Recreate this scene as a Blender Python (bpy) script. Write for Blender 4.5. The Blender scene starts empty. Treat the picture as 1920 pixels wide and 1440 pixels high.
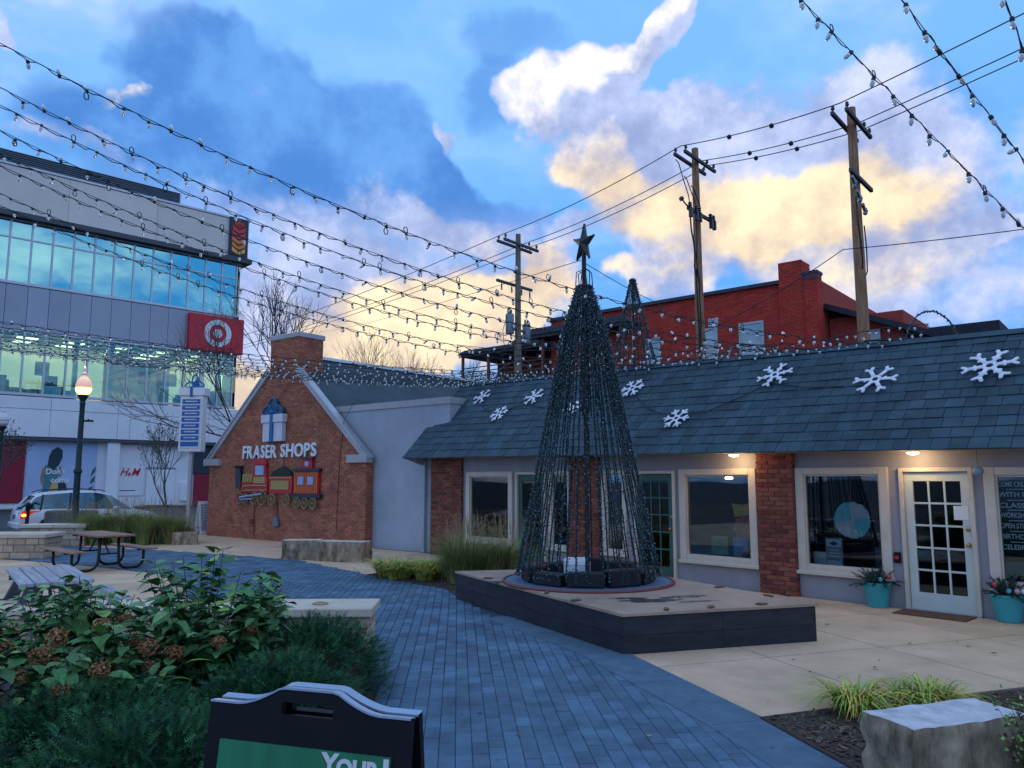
import bpy, bmesh, math, random
from mathutils import Vector, Matrix, noise as mnoise
R = math.radians
random.seed(7)
sc = bpy.context.scene
col = sc.collection

# ------------------------------------------------------------------ camera, sky, sun, exposure
CAM = Vector((0.0, 0.0, 1.9))
cd = bpy.data.cameras.new('camera'); cd.sensor_width = 36.0; cd.lens = 27.06
cd.clip_start = 0.05; cd.clip_end = 2000.0
co = bpy.data.objects.new('camera', cd); col.objects.link(co)
co.location = CAM; co.rotation_euler = (R(90 + 7.11), 0, 0)
sc.camera = co
sc.view_settings.view_transform = 'Standard'; sc.view_settings.look = 'None'
sc.view_settings.exposure = 0.42; sc.view_settings.gamma = 1.0
sc.view_settings.use_curve_mapping = False
sc.cycles.use_denoising = True
sc.cycles.max_bounces = 5; sc.cycles.diffuse_bounces = 3; sc.cycles.glossy_bounces = 3; sc.cycles.transmission_bounces = 4; sc.cycles.transparent_max_bounces = 10
sc.cycles.caustics_reflective = False; sc.cycles.caustics_refractive = False

SUN_AZ, SUN_EL = -15.0, 5.0           # degrees right of +Y, degrees up: low behind the gable
SKY_STRENGTH = 0.1

def build_world():
    w = bpy.data.worlds.new('World'); sc.world = w; w.use_nodes = True
    nt = w.node_tree; N = nt.nodes; L = nt.links; N.clear()
    def nd(t, **k):
        n = N.new(t)
        for a, b in k.items(): setattr(n, a, b)
        return n
    def put(sock, v):
        if hasattr(v, 'links') or hasattr(v, 'is_output'): L.new(v, sock)
        else: sock.default_value = v
    def M(op, a, b=0.0, c=None):
        n = nd('ShaderNodeMath', operation=op); put(n.inputs[0], a); put(n.inputs[1], b)
        if c is not None: put(n.inputs[2], c)
        return n.outputs[0]
    def ramp(v, a, b, lo=0.0, hi=1.0):
        n = nd('ShaderNodeMapRange', interpolation_type='SMOOTHSTEP'); put(n.inputs['Value'], v)
        n.inputs['From Min'].default_value = a; n.inputs['From Max'].default_value = b
        n.inputs['To Min'].default_value = lo; n.inputs['To Max'].default_value = hi
        return n.outputs['Result']
    def mix(f, a, b):
        n = nd('ShaderNodeMix', data_type='RGBA'); put(n.inputs[0], f)
        put(n.inputs[6], a if not isinstance(a, tuple) else (*a, 1)); put(n.inputs[7], b if not isinstance(b, tuple) else (*b, 1))
        return n.outputs[2]
    def noise(vec, scale, detail, rough=0.55):
        n = nd('ShaderNodeTexNoise'); put(n.inputs['Vector'], vec); n.inputs['Scale'].default_value = scale
        n.inputs['Detail'].default_value = detail; n.inputs['Roughness'].default_value = rough
        return n
    tc = nd('ShaderNodeTexCoord'); d = tc.outputs['Generated']
    sep = nd('ShaderNodeSeparateXYZ'); L.new(d, sep.inputs[0])
    az = M('MULTIPLY', M('ARCTAN2', sep.outputs[0], sep.outputs[1]), 57.2958)
    el = M('MULTIPLY', M('ARCSINE', sep.outputs[2]), 57.2958)
    wn = noise(d, 7.0, 2.0, 0.6)
    wn2 = noise(d, 26.0, 2.0, 0.6)
    comb = nd('ShaderNodeCombineXYZ'); L.new(az, comb.inputs[0]); L.new(el, comb.inputs[1])
    def offs(n, amp):
        a = nd('ShaderNodeVectorMath', operation='SUBTRACT'); L.new(n.outputs['Color'], a.inputs[0]); a.inputs[1].default_value = (.5, .5, .5)
        b = nd('ShaderNodeVectorMath', operation='MULTIPLY'); L.new(a.outputs[0], b.inputs[0]); b.inputs[1].default_value = (amp, amp * .8, 0)
        return b.outputs[0]
    ad = nd('ShaderNodeVectorMath', operation='ADD'); L.new(comb.outputs[0], ad.inputs[0]); L.new(offs(wn, 9.0), ad.inputs[1])
    ad2 = nd('ShaderNodeVectorMath', operation='ADD'); L.new(ad.outputs[0], ad2.inputs[0]); L.new(offs(wn2, 2.6), ad2.inputs[1])
    vec = ad2.outputs[0]
    sv = nd('ShaderNodeSeparateXYZ'); L.new(vec, sv.inputs[0]); vx, vy = sv.outputs[0], sv.outputs[1]
    vxx, vxy, vyy = M('MULTIPLY', vx, vx), M('MULTIPLY', vx, vy), M('MULTIPLY', vy, vy)
    def field(blobs, r0=.10, r1=1.75):
        """sum of soft ellipses in azimuth and elevation; three quadratic forms at a time in one vector"""
        acc = None
        for g in range(0, len(blobs), 3):
            K = [[0.0]*3 for _ in range(6)]; wv = [0.0]*3
            for i, (a, e, ra, re, rot, wgt) in enumerate(blobs[g:g+3]):
                c, s = math.cos(R(rot)), math.sin(R(rot)); A, B, C = c*c/ra**2+s*s/re**2, 2*c*s*(1/ra**2-1/re**2), s*s/ra**2+c*c/re**2
                for j, v in enumerate((A, B, C, -2*A*a-B*e, -2*C*e-B*a, A*a*a+B*a*e+C*e*e)): K[j][i] = v
                wv[i] = wgt
            q = tuple(K[5])
            for j, src in enumerate((vxx, vxy, vyy, vx, vy)):
                n = nd('ShaderNodeVectorMath', operation='MULTIPLY_ADD'); L.new(src, n.inputs[0]); n.inputs[1].default_value = K[j]
                if isinstance(q, tuple): n.inputs[2].default_value = q
                else: L.new(q, n.inputs[2])
                q = n.outputs[0]
            mr = nd('ShaderNodeMapRange', data_type='FLOAT_VECTOR', interpolation_type='SMOOTHSTEP'); L.new(q, mr.inputs[6])
            for i_, v in ((7, r0), (8, r1), (9, 1.0), (10, 0.0)): mr.inputs[i_].default_value = (v, v, v)
            dp = nd('ShaderNodeVectorMath', operation='DOT_PRODUCT'); L.new(mr.outputs[1], dp.inputs[0]); dp.inputs[1].default_value = wv
            acc = dp.outputs['Value'] if acc is None else M('ADD', acc, dp.outputs['Value'])
        return acc
    bright = [(1.9,27.4,2.89,1.93,0,1), (5.9,29.4,3.66,2.12,25,1), (10.7,30.8,3.85,1.46,28,1), (7.9,25.3,6.54,4.24,-35,1), (13.4,21.7,8.08,4.62,-20,1), (9.4,19.7,4.24,2.69,-30,1), (19.6,23.2,9.24,5.2,0,.7), (19,17.9,9.24,3.66,0,1), (25.4,17.8,7.31,6.16,0,1), (28.2,20.8,6.54,7.0,0,.48), (16.3,15.9,5.78,1.35,0,.9), (28.3,12.6,10,5,0,.58), (2,15.4,2.89,2.31,0,1), (4.1,18.4,2.69,1.23,0,.9), (-.4,12.6,4.6,2.6,0,1), (-7.6,11,8.5,3.6,0,1.2), (9.3,14.4,2.31,1.08,0,.9), (13.2,13.9,3.46,1,0,.9), (32.5,15.4,3.27,1.08,0,.8), (-5.4,24.6,1.35,.54,-30,.8), (-29.6,24.6,1.5,1.0,35,.62), (-27.4,25.5,1.2,.75,20,.66), (-35.5,27.7,1.08,.85,0,1), (-10.5,17.4,11.55,2.69,-12,.7), (-15.8,11.4,9.24,5.78,0,.95), (-31.4,21,4.62,1.08,0,.7), (-20.3,6.7,6.54,2.69,0,1.1), (-4.1,18,4.62,1.73,0,.75)]
    dark = [(-24.9,28.1,4.62,2.89,0,1), (-30,23.6,5.78,2.31,0,.8), (-19.3,24.9,7.31,4.43,-15,1.1), (-11.1,23.7,7.31,3.66,-25,1.1), (-4.1,21.1,6.54,2.12,-25,1.1), (-25.5,20.9,10.78,3.46,0,.8), (-16.1,20.7,11.55,2.69,-15,.9), (0,31.7,4.24,2.31,0,.6), (-1.5,27.3,3.08,2.69,0,.7), (31.3,23.8,4.62,3.08,0,.4)]
    glow = [(21.2,18.4,10,2.89,0,.9), (16.8,19.9,4.62,2.31,0,.7), (6.6,23.2,3.46,2.12,-40,.8), (9.4,19.7,3.46,2.31,0,.7), (0,12.3,4.62,2.69,0,.8), (-7.6,10.5,9.0,3.6,0,1.3), (-20.3,6.3,6.16,2.69,0,1.3), (1.6,15.4,2.69,2.31,0,.8), (1.8,27.6,2.3,1.9,0,.7), (5.4,29.8,3.8,1.3,28,.75), (10.2,31.2,4.0,1.0,28,.75), (25.9,15.3,7.7,2.69,0,.5), (-28.3,25.2,3.46,1.54,0,.8), (11.2,14.3,5.39,1.16,0,.5), (16.3,15.9,5.39,1.16,0,.5), (-2.5,17.3,3.85,1.54,0,.4)]
    fB, fD, fG = field(bright), field(dark), field(glow)
    # cloud relief noise in a flattened cloud layer
    zz = M('ADD', M('MAXIMUM', sep.outputs[2], 0.0), 0.22)
    pl = nd('ShaderNodeCombineXYZ')
    L.new(M('DIVIDE', sep.outputs[0], zz), pl.inputs[0]); L.new(M('DIVIDE', sep.outputs[1], zz), pl.inputs[1])
    nf = noise(pl.outputs[0], 3.2, 4.0, 0.6).outputs['Fac']
    nb = noise(d, 12.0, 6.0, 0.62).outputs['Fac']
    # the rest of the dome carries broken cloud of the same kind
    fm = nd('ShaderNodeMapping', vector_type='TEXTURE'); L.new(comb.outputs[0], fm.inputs['Vector'])
    fm.inputs['Location'].default_value = (-1, 12, 0); fm.inputs['Scale'].default_value = (37, 24, 1)
    fl = nd('ShaderNodeVectorMath', operation='LENGTH'); L.new(fm.outputs[0], fl.inputs[0])
    away = ramp(fl.outputs['Value'], .95, 1.25)
    gen = M('MULTIPLY', ramp(nf, .38, .60), M('MULTIPLY', away, .9))
    fBn = M('ADD', fB, M('MULTIPLY', M('SUBTRACT', nb, .5), 1.7))
    crisp = ramp(el, 19, 25)
    soft, hard = ramp(fBn, .12, 1.05), ramp(fBn, .34, .84)
    dB = M('ADD', M('MULTIPLY', soft, M('SUBTRACT', 1.0, crisp)), M('MULTIPLY', hard, crisp))
    dD = ramp(M('ADD', fD, M('MULTIPLY', M('SUBTRACT', nb, .5), 1.3)), .15, .95)
    # clear sky
    sky = nd('ShaderNodeTexSky', sky_type='NISHITA'); sky.sun_disc = False
    sky.sun_elevation = R(SUN_EL); sky.sun_rotation = R(SUN_AZ)
    sky.air_density = 1.2; sky.dust_density = .6; sky.ozone_density = 3.0; sky.altitude = 200
    hs = nd('ShaderNodeHueSaturation'); hs.inputs['Saturation'].default_value = 1.0; hs.inputs['Value'].default_value = SKYV
    L.new(sky.outputs[0], hs.inputs['Color'])
    grad = mix(ramp(el, 13, 28), tuple(10 * c for c in (.085, .36, .90)), tuple(10 * c for c in (.19, .48, .96)))
    base = mix(.78, hs.outputs['Color'], grad)
    S = lambda r, g, b: (r * 10, g * 10, b * 10)
    thin = ramp(nf, .42, .75)
    base = mix(M('MULTIPLY', thin, .38), base, S(.40, .62, .98))
    dk = mix(ramp(nb, .35, .7), S(.065, .205, .55), S(.12, .31, .70))
    dk = mix(ramp(el, 21, 14.5), dk, S(.32, .42, .74))
    c1 = mix(dD, base, dk)
    sh = ramp(nb, .33, .68)
    lav = mix(sh, S(.25, .32, .55), S(.46, .54, .80))
    warm = mix(ramp(nb, .3, .7), S(.56, .45, .38), S(.95, .79, .53))
    warm = mix(ramp(el, 22, 27), warm, mix(ramp(nb, .34, .60), S(.46, .51, .70), S(.86, .83, .80)))
    lc = mix(ramp(M('ADD', M('ADD', fG, M('MULTIPLY', M('SUBTRACT', nb, .5), 1.5)), M('MULTIPLY', M('SUBTRACT', nf, .5), 1.0)), .05, 1.0), lav, warm)
    c2 = mix(dB, c1, lc)
    c3 = mix(gen, c2, mix(ramp(nf, .5, .75), S(.45, .56, .84), S(.86, .89, .98)))
    # below the horizon: dull ground tone
    low = mix(ramp(el, -1.5, 0.5), S(.06, .06, .07), c3)
    bg = nd('ShaderNodeBackground'); L.new(low, bg.inputs['Color']); bg.inputs['Strength'].default_value = SKY_STRENGTH
    out = nd('ShaderNodeOutputWorld'); L.new(bg.outputs[0], out.inputs['Surface'])
    w.cycles.sampling_method = 'NONE'
SKYV = 1.0
build_world()

sl = bpy.data.lights.new('sun', 'SUN'); sl.energy = 0.6; sl.angle = R(12); sl.color = (1.0, .80, .55)
so = bpy.data.objects.new('sun', sl); col.objects.link(so)
sd = Vector((math.sin(R(SUN_AZ)) * math.cos(R(SUN_EL)), math.cos(R(SUN_AZ)) * math.cos(R(SUN_EL)), math.sin(R(SUN_EL))))
so.rotation_euler = (-sd).to_track_quat('-Z', 'Y').to_euler(); so.location = sd * 60

# ------------------------------------------------------------------ materials
MATS = {}
def mat(name, c, rough=.7, var=.25, scale=8.0, bump=0.0, bscale=60.0, metal=0.0, spec=.4, tint=0.0, emit=None, es=0.0, c2=None, stretch=None, coord='Object', sheen=0.0):
    """principled material with fine noise colour variation, optional bump and per-piece tint"""
    m = bpy.data.materials.new(name); m.use_nodes = True; nt = m.node_tree; N = nt.nodes; L = nt.links
    p = N['Principled BSDF']
    p.inputs['Roughness'].default_value = rough; p.inputs['Metallic'].default_value = metal
    p.inputs['Specular IOR Level'].default_value = spec
    tc = N.new('ShaderNodeTexCoord') if coord != 'World' else N.new('ShaderNodeNewGeometry'); vec = tc.outputs[coord if coord != 'World' else 'Position']
    if stretch:
        mp = N.new('ShaderNodeMapping'); mp.inputs['Scale'].default_value = stretch; L.new(vec, mp.inputs[0]); vec = mp.outputs[0]
    n1 = N.new('ShaderNodeTexNoise'); n1.inputs['Scale'].default_value = scale; n1.inputs['Detail'].default_value = 6; n1.inputs['Roughness'].default_value = .65
    L.new(vec, n1.inputs['Vector'])
    cr = N.new('ShaderNodeValToRGB'); L.new(n1.outputs['Fac'], cr.inputs[0])
    lo = tuple(x * (1 - var) for x in c); hi = tuple(min(1, x * (1 + var)) for x in c) if c2 is None else c2
    cr.color_ramp.elements[0].position = .32; cr.color_ramp.elements[0].color = (*lo, 1)
    cr.color_ramp.elements[1].position = .68; cr.color_ramp.elements[1].color = (*hi, 1)
    cc = cr.outputs[0]
    if tint > 0:
        oi = N.new('ShaderNodeObjectInfo'); at = N.new('ShaderNodeAttribute'); at.attribute_name = 'tint'
        a = N.new('ShaderNodeMath'); a.operation = 'ADD'; L.new(oi.outputs['Random'], a.inputs[0]); L.new(at.outputs['Fac'], a.inputs[1])
        f = N.new('ShaderNodeMath'); f.operation = 'FRACT'; L.new(a.outputs[0], f.inputs[0])
        mr = N.new('ShaderNodeMapRange'); L.new(f.outputs[0], mr.inputs[0]); mr.inputs[3].default_value = 1 - tint; mr.inputs[4].default_value = 1 + tint
        hs = N.new('ShaderNodeHueSaturation'); L.new(cc, hs.inputs['Color']); L.new(mr.outputs[0], hs.inputs['Value'])
        mr2 = N.new('ShaderNodeMapRange'); fr2 = N.new('ShaderNodeMath'); fr2.operation = 'MULTIPLY'; fr2.inputs[1].default_value = 7.31; L.new(f.outputs[0], fr2.inputs[0])
        fr3 = N.new('ShaderNodeMath'); fr3.operation = 'FRACT'; L.new(fr2.outputs[0], fr3.inputs[0]); L.new(fr3.outputs[0], mr2.inputs[0])
        mr2.inputs[3].default_value = .5 - tint * .05; mr2.inputs[4].default_value = .5 + tint * .05
        L.new(mr2.outputs[0], hs.inputs['Hue']); cc = hs.outputs[0]
    L.new(cc, p.inputs['Base Color'])
    if bump > 0:
        n2 = N.new('ShaderNodeTexNoise'); n2.inputs['Scale'].default_value = bscale; n2.inputs['Detail'].default_value = 5
        L.new(vec, n2.inputs['Vector']); b = N.new('ShaderNodeBump'); b.inputs['Strength'].default_value = bump; b.inputs['Distance'].default_value = .02
        L.new(n2.outputs['Fac'], b.inputs['Height']); L.new(b.outputs[0], p.inputs['Normal'])
    if emit:
        p.inputs['Emission Color'].default_value = (*emit, 1); p.inputs['Emission Strength'].default_value = es
    MATS[name] = m
    return m
def glass(name, tint, refl=.10, rough=.02, trans=.8, body=None, bodymix=0.0):
    """window pane: tinted see-through mixed with mirror by angle"""
    m = bpy.data.materials.new(name); m.use_nodes = True; nt = m.node_tree; N = nt.nodes; L = nt.links; N.clear()
    out = N.new('ShaderNodeOutputMaterial'); tr = N.new('ShaderNodeBsdfTransparent'); tr.inputs[0].default_value = (*[t * trans for t in tint], 1)
    gl = N.new('ShaderNodeBsdfGlossy'); gl.inputs['Roughness'].default_value = rough; gl.inputs['Color'].default_value = (*[min(1, .35 + t * .65) for t in tint], 1)
    lw = N.new('ShaderNodeLayerWeight'); lw.inputs['Blend'].default_value = .35
    mr = N.new('ShaderNodeMapRange'); mr.inputs[3].default_value = refl; mr.inputs[4].default_value = 1.0; L.new(lw.outputs['Fresnel'], mr.inputs[0])
    mx = N.new('ShaderNodeMixShader'); L.new(mr.outputs[0], mx.inputs[0]); L.new(tr.outputs[0], mx.inputs[1]); L.new(gl.outputs[0], mx.inputs[2])
    tcn = N.new('ShaderNodeTexCoord'); nz = N.new('ShaderNodeTexNoise'); nz.inputs['Scale'].default_value = .35; L.new(tcn.outputs['Object'], nz.inputs['Vector'])
    bp = N.new('ShaderNodeBump'); bp.inputs['Strength'].default_value = .12; bp.inputs['Distance'].default_value = .05; L.new(nz.outputs['Fac'], bp.inputs['Height']); L.new(bp.outputs[0], gl.inputs['Normal'])
    L.new(mx.outputs[0], out.inputs[0]); MATS[name] = m
    return m

# ------------------------------------------------------------------ mesh helpers
class MB:
    """collects pieces and links them as ONE mesh object"""
    def __init__(s): s.v = []; s.f = []; s.mi = []; s.t = []; s.tint = 0.0; s.m = 0; s.X = None
    def add(s, vs, fs):
        o = len(s.v)
        if s.X is not None: vs = [s.X @ Vector(p) for p in vs]
        s.v.extend([tuple(p) for p in vs]); s.f.extend([tuple(i + o for i in q) for q in fs])
        s.mi.extend([s.m] * len(fs)); s.t.extend([s.tint] * len(vs)); return s
    def box(s, x0, x1, y0, y1, z0, z1):
        return s.add([(x0,y0,z0),(x1,y0,z0),(x1,y1,z0),(x0,y1,z0),(x0,y0,z1),(x1,y0,z1),(x1,y1,z1),(x0,y1,z1)],
                     [(0,3,2,1),(4,5,6,7),(0,1,5,4),(1,2,6,5),(2,3,7,6),(3,0,4,7)])
    def cbox(s, x0, x1, y0, y1, z0, z1, c=.01):
        """box with chamfered edges"""
        X, Y, Z = (x0, x1), (y0, y1), (z0, z1); vs = []; idx = {}
        for i in (0,1):
            for j in (0,1):
                for k in (0,1):
                    sx, sy, sz = (1 if i == 0 else -1), (1 if j == 0 else -1), (1 if k == 0 else -1)
                    for a in range(3):
                        p = [X[i] + sx*c, Y[j] + sy*c, Z[k] + sz*c]; p[a] = (X[i], Y[j], Z[k])[a]
                        idx[i,j,k,a] = len(vs); vs.append(p)
        fs = []
        q = [(0,0),(1,0),(1,1),(0,1)]
        for a in range(3):
            b, d = [x for x in range(3) if x != a]
            for e in (0,1):
                f = []
                for (u, w) in q:
                    t = [0,0,0]; t[a] = e; t[b] = u; t[d] = w; f.append(idx[(*t, a)])
                fs.append(f)
        for a in range(3):
            b, d = [x for x in range(3) if x != a]
            for u in (0,1):
                for w in (0,1):
                    t0 = [0,0,0]; t1 = [0,0,0]; t0[b] = t1[b] = u; t0[d] = t1[d] = w; t0[a] = 0; t1[a] = 1
                    fs.append([idx[(*t0, b)], idx[(*t1, b)], idx[(*t1, d)], idx[(*t0, d)]])
        for i in (0,1):
            for j in (0,1):
                for k in (0,1): fs.append([idx[i,j,k,0], idx[i,j,k,1], idx[i,j,k,2]])
        return s.add(vs, fs)
    def prism(s, poly, h, axis='y', o=0.0):
        """extrude a 2D outline: axis y -> (x,z) outline from y=o to y=o+h, axis z -> (x,y) outline, axis x -> (y,z)"""
        n = len(poly)
        def P(a, b, t): return (a, t, b) if axis == 'y' else ((a, b, t) if axis == 'z' else (t, a, b))
        vs = [P(a, b, o) for a, b in poly] + [P(a, b, o + h) for a, b in poly]
        fs = [tuple(range(n)), tuple(range(2*n-1, n-1, -1))] + [(i, i+n, (i+1) % n + n, (i+1) % n) for i in range(n)]
        return s.add(vs, fs)
    def tube(s, pts, r, n=6, r1=None, cap=True):
        pts = [Vector(p) for p in pts]; k = len(pts); vs = []; fs = []
        up = None
        for i, p in enumerate(pts):
            t = (pts[min(i+1, k-1)] - pts[max(i-1, 0)])
            t = t.normalized() if t.length > 1e-9 else Vector((0,0,1))
            if up is None:
                a = Vector((0,0,1)) if abs(t.z) < .9 else Vector((1,0,0)); u = t.cross(a).normalized()
            else:
                u = (up - t * up.dot(t)); u = u.normalized() if u.length > 1e-6 else t.orthogonal().normalized()
            up = u; w = t.cross(u)
            rr = (r if r1 is None else r + (r1 - r) * i / max(1, k-1)) if not isinstance(r, (list, tuple)) else r[i]
            for j in range(n):
                a = 2*math.pi*j/n; vs.append(p + (u*math.cos(a) + w*math.sin(a)) * rr)
        for i in range(k-1):
            for j in range(n): fs.append((i*n+j, i*n+(j+1) % n, (i+1)*n+(j+1) % n, (i+1)*n+j))
        if cap and n > 2: fs.append(tuple(range(n-1, -1, -1))); fs.append(tuple(range((k-1)*n, k*n)))
        return s.add(vs, fs)
    def lathe(s, prof, n=16, c=(0,0,0)):
        vs = []; fs = []; k = len(prof)
        for r, z in prof:
            for j in range(n): a = 2*math.pi*j/n; vs.append((c[0]+r*math.cos(a), c[1]+r*math.sin(a), c[2]+z))
        for i in range(k-1):
            for j in range(n): fs.append((i*n+j, i*n+(j+1) % n, (i+1)*n+(j+1) % n, (i+1)*n+j))
        fs.append(tuple(range(n-1, -1, -1))); fs.append(tuple(range((k-1)*n, k*n)))
        return s.add(vs, fs)
    def ico(s, c, r, squash=(1,1,1), jit=0.0, rnd=random):
        t = (1+5**.5)/2; vs = [(-1,t,0),(1,t,0),(-1,-t,0),(1,-t,0),(0,-1,t),(0,1,t),(0,-1,-t),(0,1,-t),(t,0,-1),(t,0,1),(-t,0,-1),(-t,0,1)]
        fs = [(0,11,5),(0,5,1),(0,1,7),(0,7,10),(0,10,11),(1,5,9),(5,11,4),(11,10,2),(10,7,6),(7,1,8),(3,9,4),(3,4,2),(3,2,6),(3,6,8),(3,8,9),(4,9,5),(2,4,11),(6,2,10),(8,6,7),(9,8,1)]
        q = 1/1.902; out = []
        for v in vs:
            k = r*q*(1 + (rnd.random()-.5)*jit); out.append((c[0]+v[0]*k*squash[0], c[1]+v[1]*k*squash[1], c[2]+v[2]*k*squash[2]))
        return s.add(out, fs)
    def mesh(s, name, mats, smooth=False):
        me = bpy.data.meshes.new(name); me.from_pydata(s.v, [], s.f)
        for m in (mats if isinstance(mats, (list, tuple)) else [mats]): me.materials.append(MATS[m])
        me.polygons.foreach_set('material_index', s.mi)
        if any(s.t):
            at = me.attributes.new('tint', 'FLOAT', 'POINT'); at.data.foreach_set('value', s.t)
        if smooth: me.polygons.foreach_set('use_smooth', [True]*len(s.f))
        me.update(); return me
    def build(s, name, mats, parent=None, smooth=False, fix=True, sharp=None):
        me = s.mesh(name, mats, smooth)
        if fix and len(s.f) < 60000:
            bm = bmesh.new(); bm.from_mesh(me); bmesh.ops.recalc_face_normals(bm, faces=bm.faces); bm.to_mesh(me); bm.free()
        if smooth and sharp: me.set_sharp_from_angle(angle=R(sharp))
        o = bpy.data.objects.new(name, me); col.objects.link(o)
        if parent is not None: o.parent = parent
        return o

def tag(o, label=None, cat=None, group=None, kind=None):
    if label: o['label'] = label
    if cat: o['category'] = cat
    if group: o['group'] = group
    if kind: o['kind'] = kind
    return o
def thing(name, label, cat, loc=(0,0,0), rz=0.0, group=None):
    o = bpy.data.objects.new(name, None); col.objects.link(o); o.location = loc; o.rotation_euler = (0, 0, rz); o.empty_display_size = .1
    return tag(o, label, cat, group)
def inst(name, me, parent, loc=(0,0,0), rot=(0,0,0), sca=(1,1,1)):
    o = bpy.data.objects.new(name, me); col.objects.link(o); o.parent = parent; o.location = loc; o.rotation_euler = rot; o.scale = sca
    return o
def copy_tree(o, parent=None):
    c = o.copy(); col.objects.link(c); c.parent = parent
    for ch in o.children: copy_tree(ch, c)
    return c
def text_mesh(txt, size, depth, bold=0.0, shear=0.0, squeeze=1.0, align='LEFT', space=1.0):
    cu = bpy.data.curves.new('lettering', 'FONT'); cu.body = txt; cu.size = size; cu.extrude = depth/2; cu.offset = bold; cu.shear = shear
    cu.align_x = align; cu.resolution_u = 3; cu.space_character = space
    o = bpy.data.objects.new('lettering', cu); col.objects.link(o); bpy.context.view_layer.update()
    me = bpy.data.meshes.new_from_object(o.evaluated_get(bpy.context.evaluated_depsgraph_get()))
    bpy.data.objects.remove(o); bpy.data.curves.remove(cu)
    for v in me.vertices: v.co = (v.co.x * squeeze, v.co.y, v.co.z)
    return me
def lettering(txt, size, depth, matn, parent, loc, name='lettering', rot=(R(90), 0, 0), **k):
    me = text_mesh(txt, size, depth, **k); me.materials.clear(); me.materials.append(MATS[matn])
    o = bpy.data.objects.new(name, me); col.objects.link(o); o.parent = parent; o.location = loc; o.rotation_euler = rot
    return o
def dist_cam(p): return (Vector(p) - CAM).length
def clip(poly, a, b, c):
    """keep the part of a 2D polygon where a*x+b*y<=c"""
    out = []
    for i in range(len(poly)):
        p, q = poly[i], poly[(i+1) % len(poly)]
        dp, dq = a*p[0]+b*p[1]-c, a*q[0]+b*q[1]-c
        if dp <= 0: out.append(p)
        if dp*dq < 0: t = dp/(dp-dq); out.append((p[0]+(q[0]-p[0])*t, p[1]+(q[1]-p[1])*t))
    return out
def inside(poly, x, y):
    r = False; j = len(poly)-1
    for i in range(len(poly)):
        xi, yi = poly[i]; xj, yj = poly[j]
        if (yi > y) != (yj > y) and x < (xj-xi)*(y-yi)/(yj-yi)+xi: r = not r
        j = i
    return r
def area(p): return sum(p[i][0]*p[(i+1) % len(p)][1]-p[(i+1) % len(p)][0]*p[i][1] for i in range(len(p)))/2

# ------------------------------------------------------------------ palette
mat('asphalt', (.05,.055,.065), .9, .3, 3, .3, 120)
mat('concrete', (.60,.41,.265), .85, .20, 1.1, .2, 120, tint=.07)
mat('concrete_joint', (.11,.085,.07), .95, .2, 6)
mat('paver', (.078,.142,.210), .85, .38, 1.7, .35, 60, tint=.17, coord='World')
mat('paver_joint', (.045,.065,.10), .95, .3, 30)
mat('band', (.080,.138,.20), .85, .2, 5, .25, 90, tint=.08)
mat('mulch', (.045,.032,.028), .95, .6, 40, .9, 60, c2=(.10,.07,.055))
mat('brick', (.40,.135,.078), .88, .28, 2.2, .4, 90, tint=.22, coord='World')
mat('brick_pier', (.22,.065,.042), .88, .28, 2.5, .4, 90, tint=.34, coord='World')
mat('mortar', (.44,.30,.23), .95, .15, 12, .2, 90)
mat('mortar_dark', (.22,.15,.12), .95, .15, 12, .2, 90)
mat('stucco', (.38,.41,.47), .92, .13, .9, .5, 45)
mat('store_wall', (.31,.30,.33), .9, .08, 2.5, .25, 60)
mat('trim', (.62,.53,.43), .6, .08, 3, .1, 60)
mat('grey_trim', (.42,.41,.43), .65, .12, 3, .1, 40)
mat('shingle', (.040,.075,.096), .85, .3, 1.8, .35, 80, tint=.18)
mat('shingle_under', (.035,.04,.05), .9, .2, 6)
mat('roof_felt', (.055,.075,.090), .9, .25, 1.2, .2, 30, stretch=(1,1,.3))
mat('metal_edge', (.45,.47,.50), .45, .1, 4, metal=.6)
mat('soffit', (.30,.29,.30), .8, .1, 3)
mat('white_paint', (.74,.75,.78), .5, .05, 5)
mat('green_door', (.045,.10,.085), .5, .15, 4)
mat('black_steel', (.018,.018,.022), .45, .2, 8, metal=.3)
mat('dark_interior', (.035,.037,.045), .9, .4, 1.5)
mat('interior_floor', (.10,.075,.055), .6, .3, 3)
mat('warm_lamp', (1,.85,.6), .4, 0, 1, emit=(1.0,.72,.38), es=9.0)
mat('brass', (.42,.29,.12), .35, .1, 5, metal=.9)
mat('teal_pot', (.045,.34,.37), .45, .08, 5)
mat('doormat', (.16,.085,.045), .95, .3, 60, .8, 200)
mat('paper', (.72,.72,.72), .8, .05, 5)
mat('paper_print', (.30,.33,.40), .8, .3, 40)
mat('snow_white', (.80,.80,.86), .55, .04, 6)
mat('dark_wire', (.012,.018,.022), .6, .2, 6)
glass('shop_glass', (.85,.95,.98), .025, .015, .95)
glass('door_glass', (.7,.85,.85), .03, .02, .7)

# ------------------------------------------------------------------ ground
g = MB(); n = 40
g.add([(-900,-300,-.16),(900,-300,-.16),(900,1500,-.16),(-900,1500,-.16)], [(0,1,2,3)])
tag(g.build('ground', 'asphalt'), kind='structure')

PATH_R = [(2.72,3.2),(2.27,5.39),(2.03,6.4),(1.25,8.88),(.1,11.2),(-1.03,13.7),(-2.9,15.88),(-5.17,18.75),(-7.25,20.1),(-9.57,21.3),(-14.2,23.3),(-20,25.6)]
PATH_L = [(-20,22.6),(-14,20.0),(-11.6,18.7),(-9.2,17.4),(-7.2,16.1),(-5.9,14.2),(-4.4,11.2),(-2.6,9.75),(-1.66,9.5),(-1.24,7.2),(-.9,5.39),(-.55,3.2)]
PATH = PATH_R + PATH_L
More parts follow.
